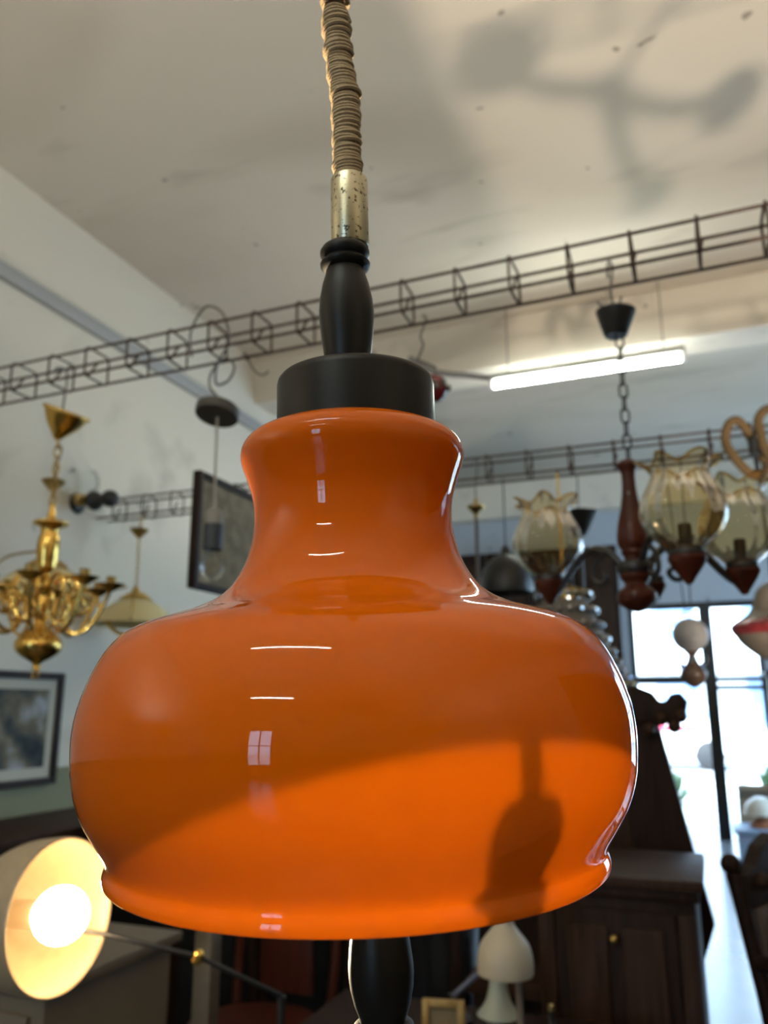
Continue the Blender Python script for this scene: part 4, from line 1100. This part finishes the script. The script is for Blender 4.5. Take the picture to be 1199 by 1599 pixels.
for x, y in ((-0.16, 0.0), (0.16, 0.0), (-0.14, -0.33), (0.14, -0.33)):
    obj('leg', G().tube([(x * 1.15, y * 1.08, 0), (x, y, 0.43)], 0.015, 10), M['redwood'], ch)
ps = thing('coat_post', 'pale brown wooden post standing behind the brass clamp knob', 'post', ((-1.229, 1.900, 0.652)[0], 1.9, 0))
obj('post', G().box((0, 0, 0.45), (0.05, 0.05, 0.90)), mat('pale_post', (0.09, 0.072, 0.05), 0.5, 0, 0.2, 20), ps, bevel=0.006)
obj('foot', G().box((0, 0, 0.02), (0.34, 0.34, 0.04)), M['midwood'], ps, bevel=0.008)
obj('cap', G().ball((0, 0, 0.915), 0.026, 18, 12), M['midwood'], ps)
bx = thing('added_chest', 'added beige chest in place of the spot lamp glow at lower left', 'chest', (-2.0, 1.95, 0))  # added chest; its beige stands in for the lamp's glare
obj('carcass', G().box((0, 0, 0.36), (0.90, 0.50, 0.72)), mat('glow_beige', (0.15, 0.12, 0.08), 0.6), bx, bevel=0.008)
obj('top', G().box((0, 0, 0.735), (0.95, 0.54, 0.03)), mat('glow_beige_top', (0.13, 0.10, 0.065), 0.55, 0, 0.1, 8), bx, bevel=0.008)
for k in range(3):
    dw = obj('drawer', G().box((0, -0.255, 0.14 + k * 0.22), (0.82, 0.02, 0.19)), mat('glow_beige_drawer', (0.16, 0.13, 0.09), 0.55), bx, bevel=0.006)
    for s in (-1, 1):
        obj('knob', G().ball((s * 0.22, -0.275, 0.14 + k * 0.22), 0.015, 14, 8), M['dull_brass'], dw)
jg = thing('white_vase', 'white ceramic vase standing on the beige chest', 'vase', (-1.66, 1.80, 0.7505))
obj('body', G().lathe(cat2([(0, 0), (0.045, 0.002), (0.052, 0.03), (0.040, 0.08), (0.016, 0.12), (0.014, 0.14), (0.020, 0.15), (0.012, 0.15), (0, 0.13)], 4), 32), M['white_enamel'], jg)
obj('rim', G().tube([(0.0185 * math.cos(k * PI / 12), 0.0185 * math.sin(k * PI / 12), 0.150) for k in range(24)], 0.003, 6, True), M['gold'], jg)
# dark stacked chest against the left wall, behind the lit lamp
dk = thing('wall_cabinet', 'dark wooden cabinet against the left wall behind the lit spot lamp', 'cabinet', (-2.95, 3.15, 0))
obj('carcass', G().box((0, 0, 0.42), (0.50, 1.3, 0.84)), M['darkwood'], dk, bevel=0.006)
obj('top', G().box((0.01, 0, 0.86), (0.54, 1.36, 0.035)), M['midwood'], dk, bevel=0.008)
for k in range(3):
    q = obj('door', G().box((0.26, -0.43 + 0.43 * k, 0.44), (0.02, 0.40, 0.74)), M['midwood'], dk, bevel=0.006)
    obj('knob', G().ball((0.28, -0.28 + 0.43 * k, 0.5), 0.014, 12, 8), M['dull_brass'], q)

# carved armchair on the shiny floor at lower right
ac = thing('carved_armchair', 'carved dark wooden armchair with leather seat on the shiny floor at lower right', 'chair', (0.40, 2.95, 0), (0, 0, R(64)))
obj('seat', G().box((0, 0, 0.43), (0.50, 0.48, 0.07)), M['leather'], ac, bevel=0.02, label='brown leather seat')
for s in (-1, 1):
    bp2 = obj('back_post', G().tube(cat([(s * 0.23, 0.24, 0.0), (s * 0.23, 0.23, 0.42), (s * 0.23, 0.28, 0.75), (s * 0.23, 0.31, 0.90)], 5), 0.024, 10), M['darkwood'], ac)
    obj('finial', G().ball((s * 0.23, 0.315, 0.925), 0.032, 16, 10), M['darkwood'], bp2)
    obj('arm', G().tube(cat([(s * 0.24, 0.25, 0.66), (s * 0.26, 0.05, 0.67), (s * 0.27, -0.18, 0.64), (s * 0.27, -0.26, 0.59), (s * 0.26, -0.23, 0.555), (s * 0.26, -0.19, 0.58)], 6), [0.022] * 31, 10), M['darkwood'], ac)
    obj('arm_support', G().tube(cat([(s * 0.235, -0.19, 0.0), (s * 0.235, -0.20, 0.40), (s * 0.25, -0.15, 0.52), (s * 0.265, -0.14, 0.64)], 5), 0.022, 10), M['darkwood'], ac)
obj('back_panel', G().slab([(-0.19, 0.52), (0.19, 0.52), (0.19, 0.80), (-0.19, 0.80)], 0.255, 0.285), M['leather'], ac, bevel=0.006, label='brown leather back panel')
cr2 = [(-0.24, 0.80), (0.24, 0.80), (0.24, 0.90), (0.16, 0.92), (0.10, 0.97), (0.0, 1.0), (-0.10, 0.97), (-0.16, 0.92), (-0.24, 0.90)]
obj('crest', G().slab(cr2, 0.265, 0.315), M['darkwood'], ac, bevel=0.01, label='carved crest')
for x in (-0.15, -0.05, 0.05, 0.15):
    obj('rosette', G().ball((x, 0.258, 0.875), 0.026, 14, 8), M['midwood'], ac)
for y in (-0.19, 0.24):
    obj('stretcher', G().tube([(-0.235, y, 0.17), (0.235, y, 0.17)], 0.015, 8), M['darkwood'], ac)

# by the street door
lt = thing('low_table', 'blue-grey low table beside the door at right, carrying a white domed lamp', 'table', (0.38, 8.6, 0))
obj('table_top', G().box((0, 0, 0.30), (0.56, 0.50, 0.04)), M['bluegrey'], lt, bevel=0.008)
obj('skirt', G().box((0, 0, 0.20), (0.50, 0.44, 0.16)), M['bluegrey'], lt, bevel=0.008)
for x in (-0.22, 0.22):
    for y in (-0.19, 0.19):
        obj('leg', G().box((x, y, 0.14), (0.05, 0.05, 0.28)), M['bluegrey'], lt, bevel=0.005)
dm = thing('domed_lamp', 'white domed table lamp on the low blue-grey table near the door', 'lamp', (0.36, 8.55, 0.322))
obj('base', G().lathe(cat2([(0, 0), (0.11, 0), (0.10, 0.04), (0.05, 0.08), (0.04, 0.12), (0, 0.12)], 3), 28), M['terracotta'], dm)
obj('lamp_shade', G().lathe(cat2([(0, 0.27), (0.07, 0.255), (0.13, 0.20), (0.155, 0.12), (0.15, 0.12), (0.12, 0.19), (0, 0.255)], 4), 36), M['white_enamel'], dm)
ct = thing('carton', 'brown cardboard carton on the floor by the door, behind the domed lamp', 'box', (0.38, 9.3, 0))
obj('body', G().box((0, 0, 0.26), (0.40, 0.34, 0.52)), M['carton'], ct, bevel=0.004)
for s in (-1, 1):
    obj('flap', G().box((0, s * 0.22, 0.56), (0.39, 0.16, 0.006), (s * R(35), 0, 0)), M['carton'], ct)
bs = thing('dark_bookcase', 'tall dark bookcase against the front wall right of the shopfront glass', 'bookcase', (1.04, 9.6, 0))
obj('carcass', G().box((0, 0, 0.86), (0.90, 0.55, 1.72)), M['darkwood'], bs, bevel=0.01)
obj('cornice', G().box((0, -0.01, 1.74), (0.96, 0.62, 0.06)), M['darkwood'], bs, bevel=0.012)
for x in (-0.22, 0.22):
    q = obj('door', G().box((x, -0.285, 0.88), (0.42, 0.02, 1.55)), M['midwood'], bs, bevel=0.008)
    obj('knob', G().ball((x * 0.2, -0.305, 0.9), 0.02, 14, 8), M['dull_brass'], q)
# tall dark screen left of the shop door
sn = thing('panelled_screen', 'tall dark wooden panelled screen left of the shopfront, behind hanging lamps', 'screen', (-1.90, 9.55, 0))
for k in range(4):
    x = -0.78 + 0.52 * k
    f_ = obj('leaf', G().box((x, 0, 1.62), (0.51, 0.05, 3.24)), M['darkwood'], sn, bevel=0.01)
    for z in (0.6, 1.5, 2.4, 2.95):
        obj('field_panel', G().box((x, -0.03, z), (0.38, 0.02, 0.72 if z < 2.9 else 0.3)), M['midwood'], f_, bevel=0.01)
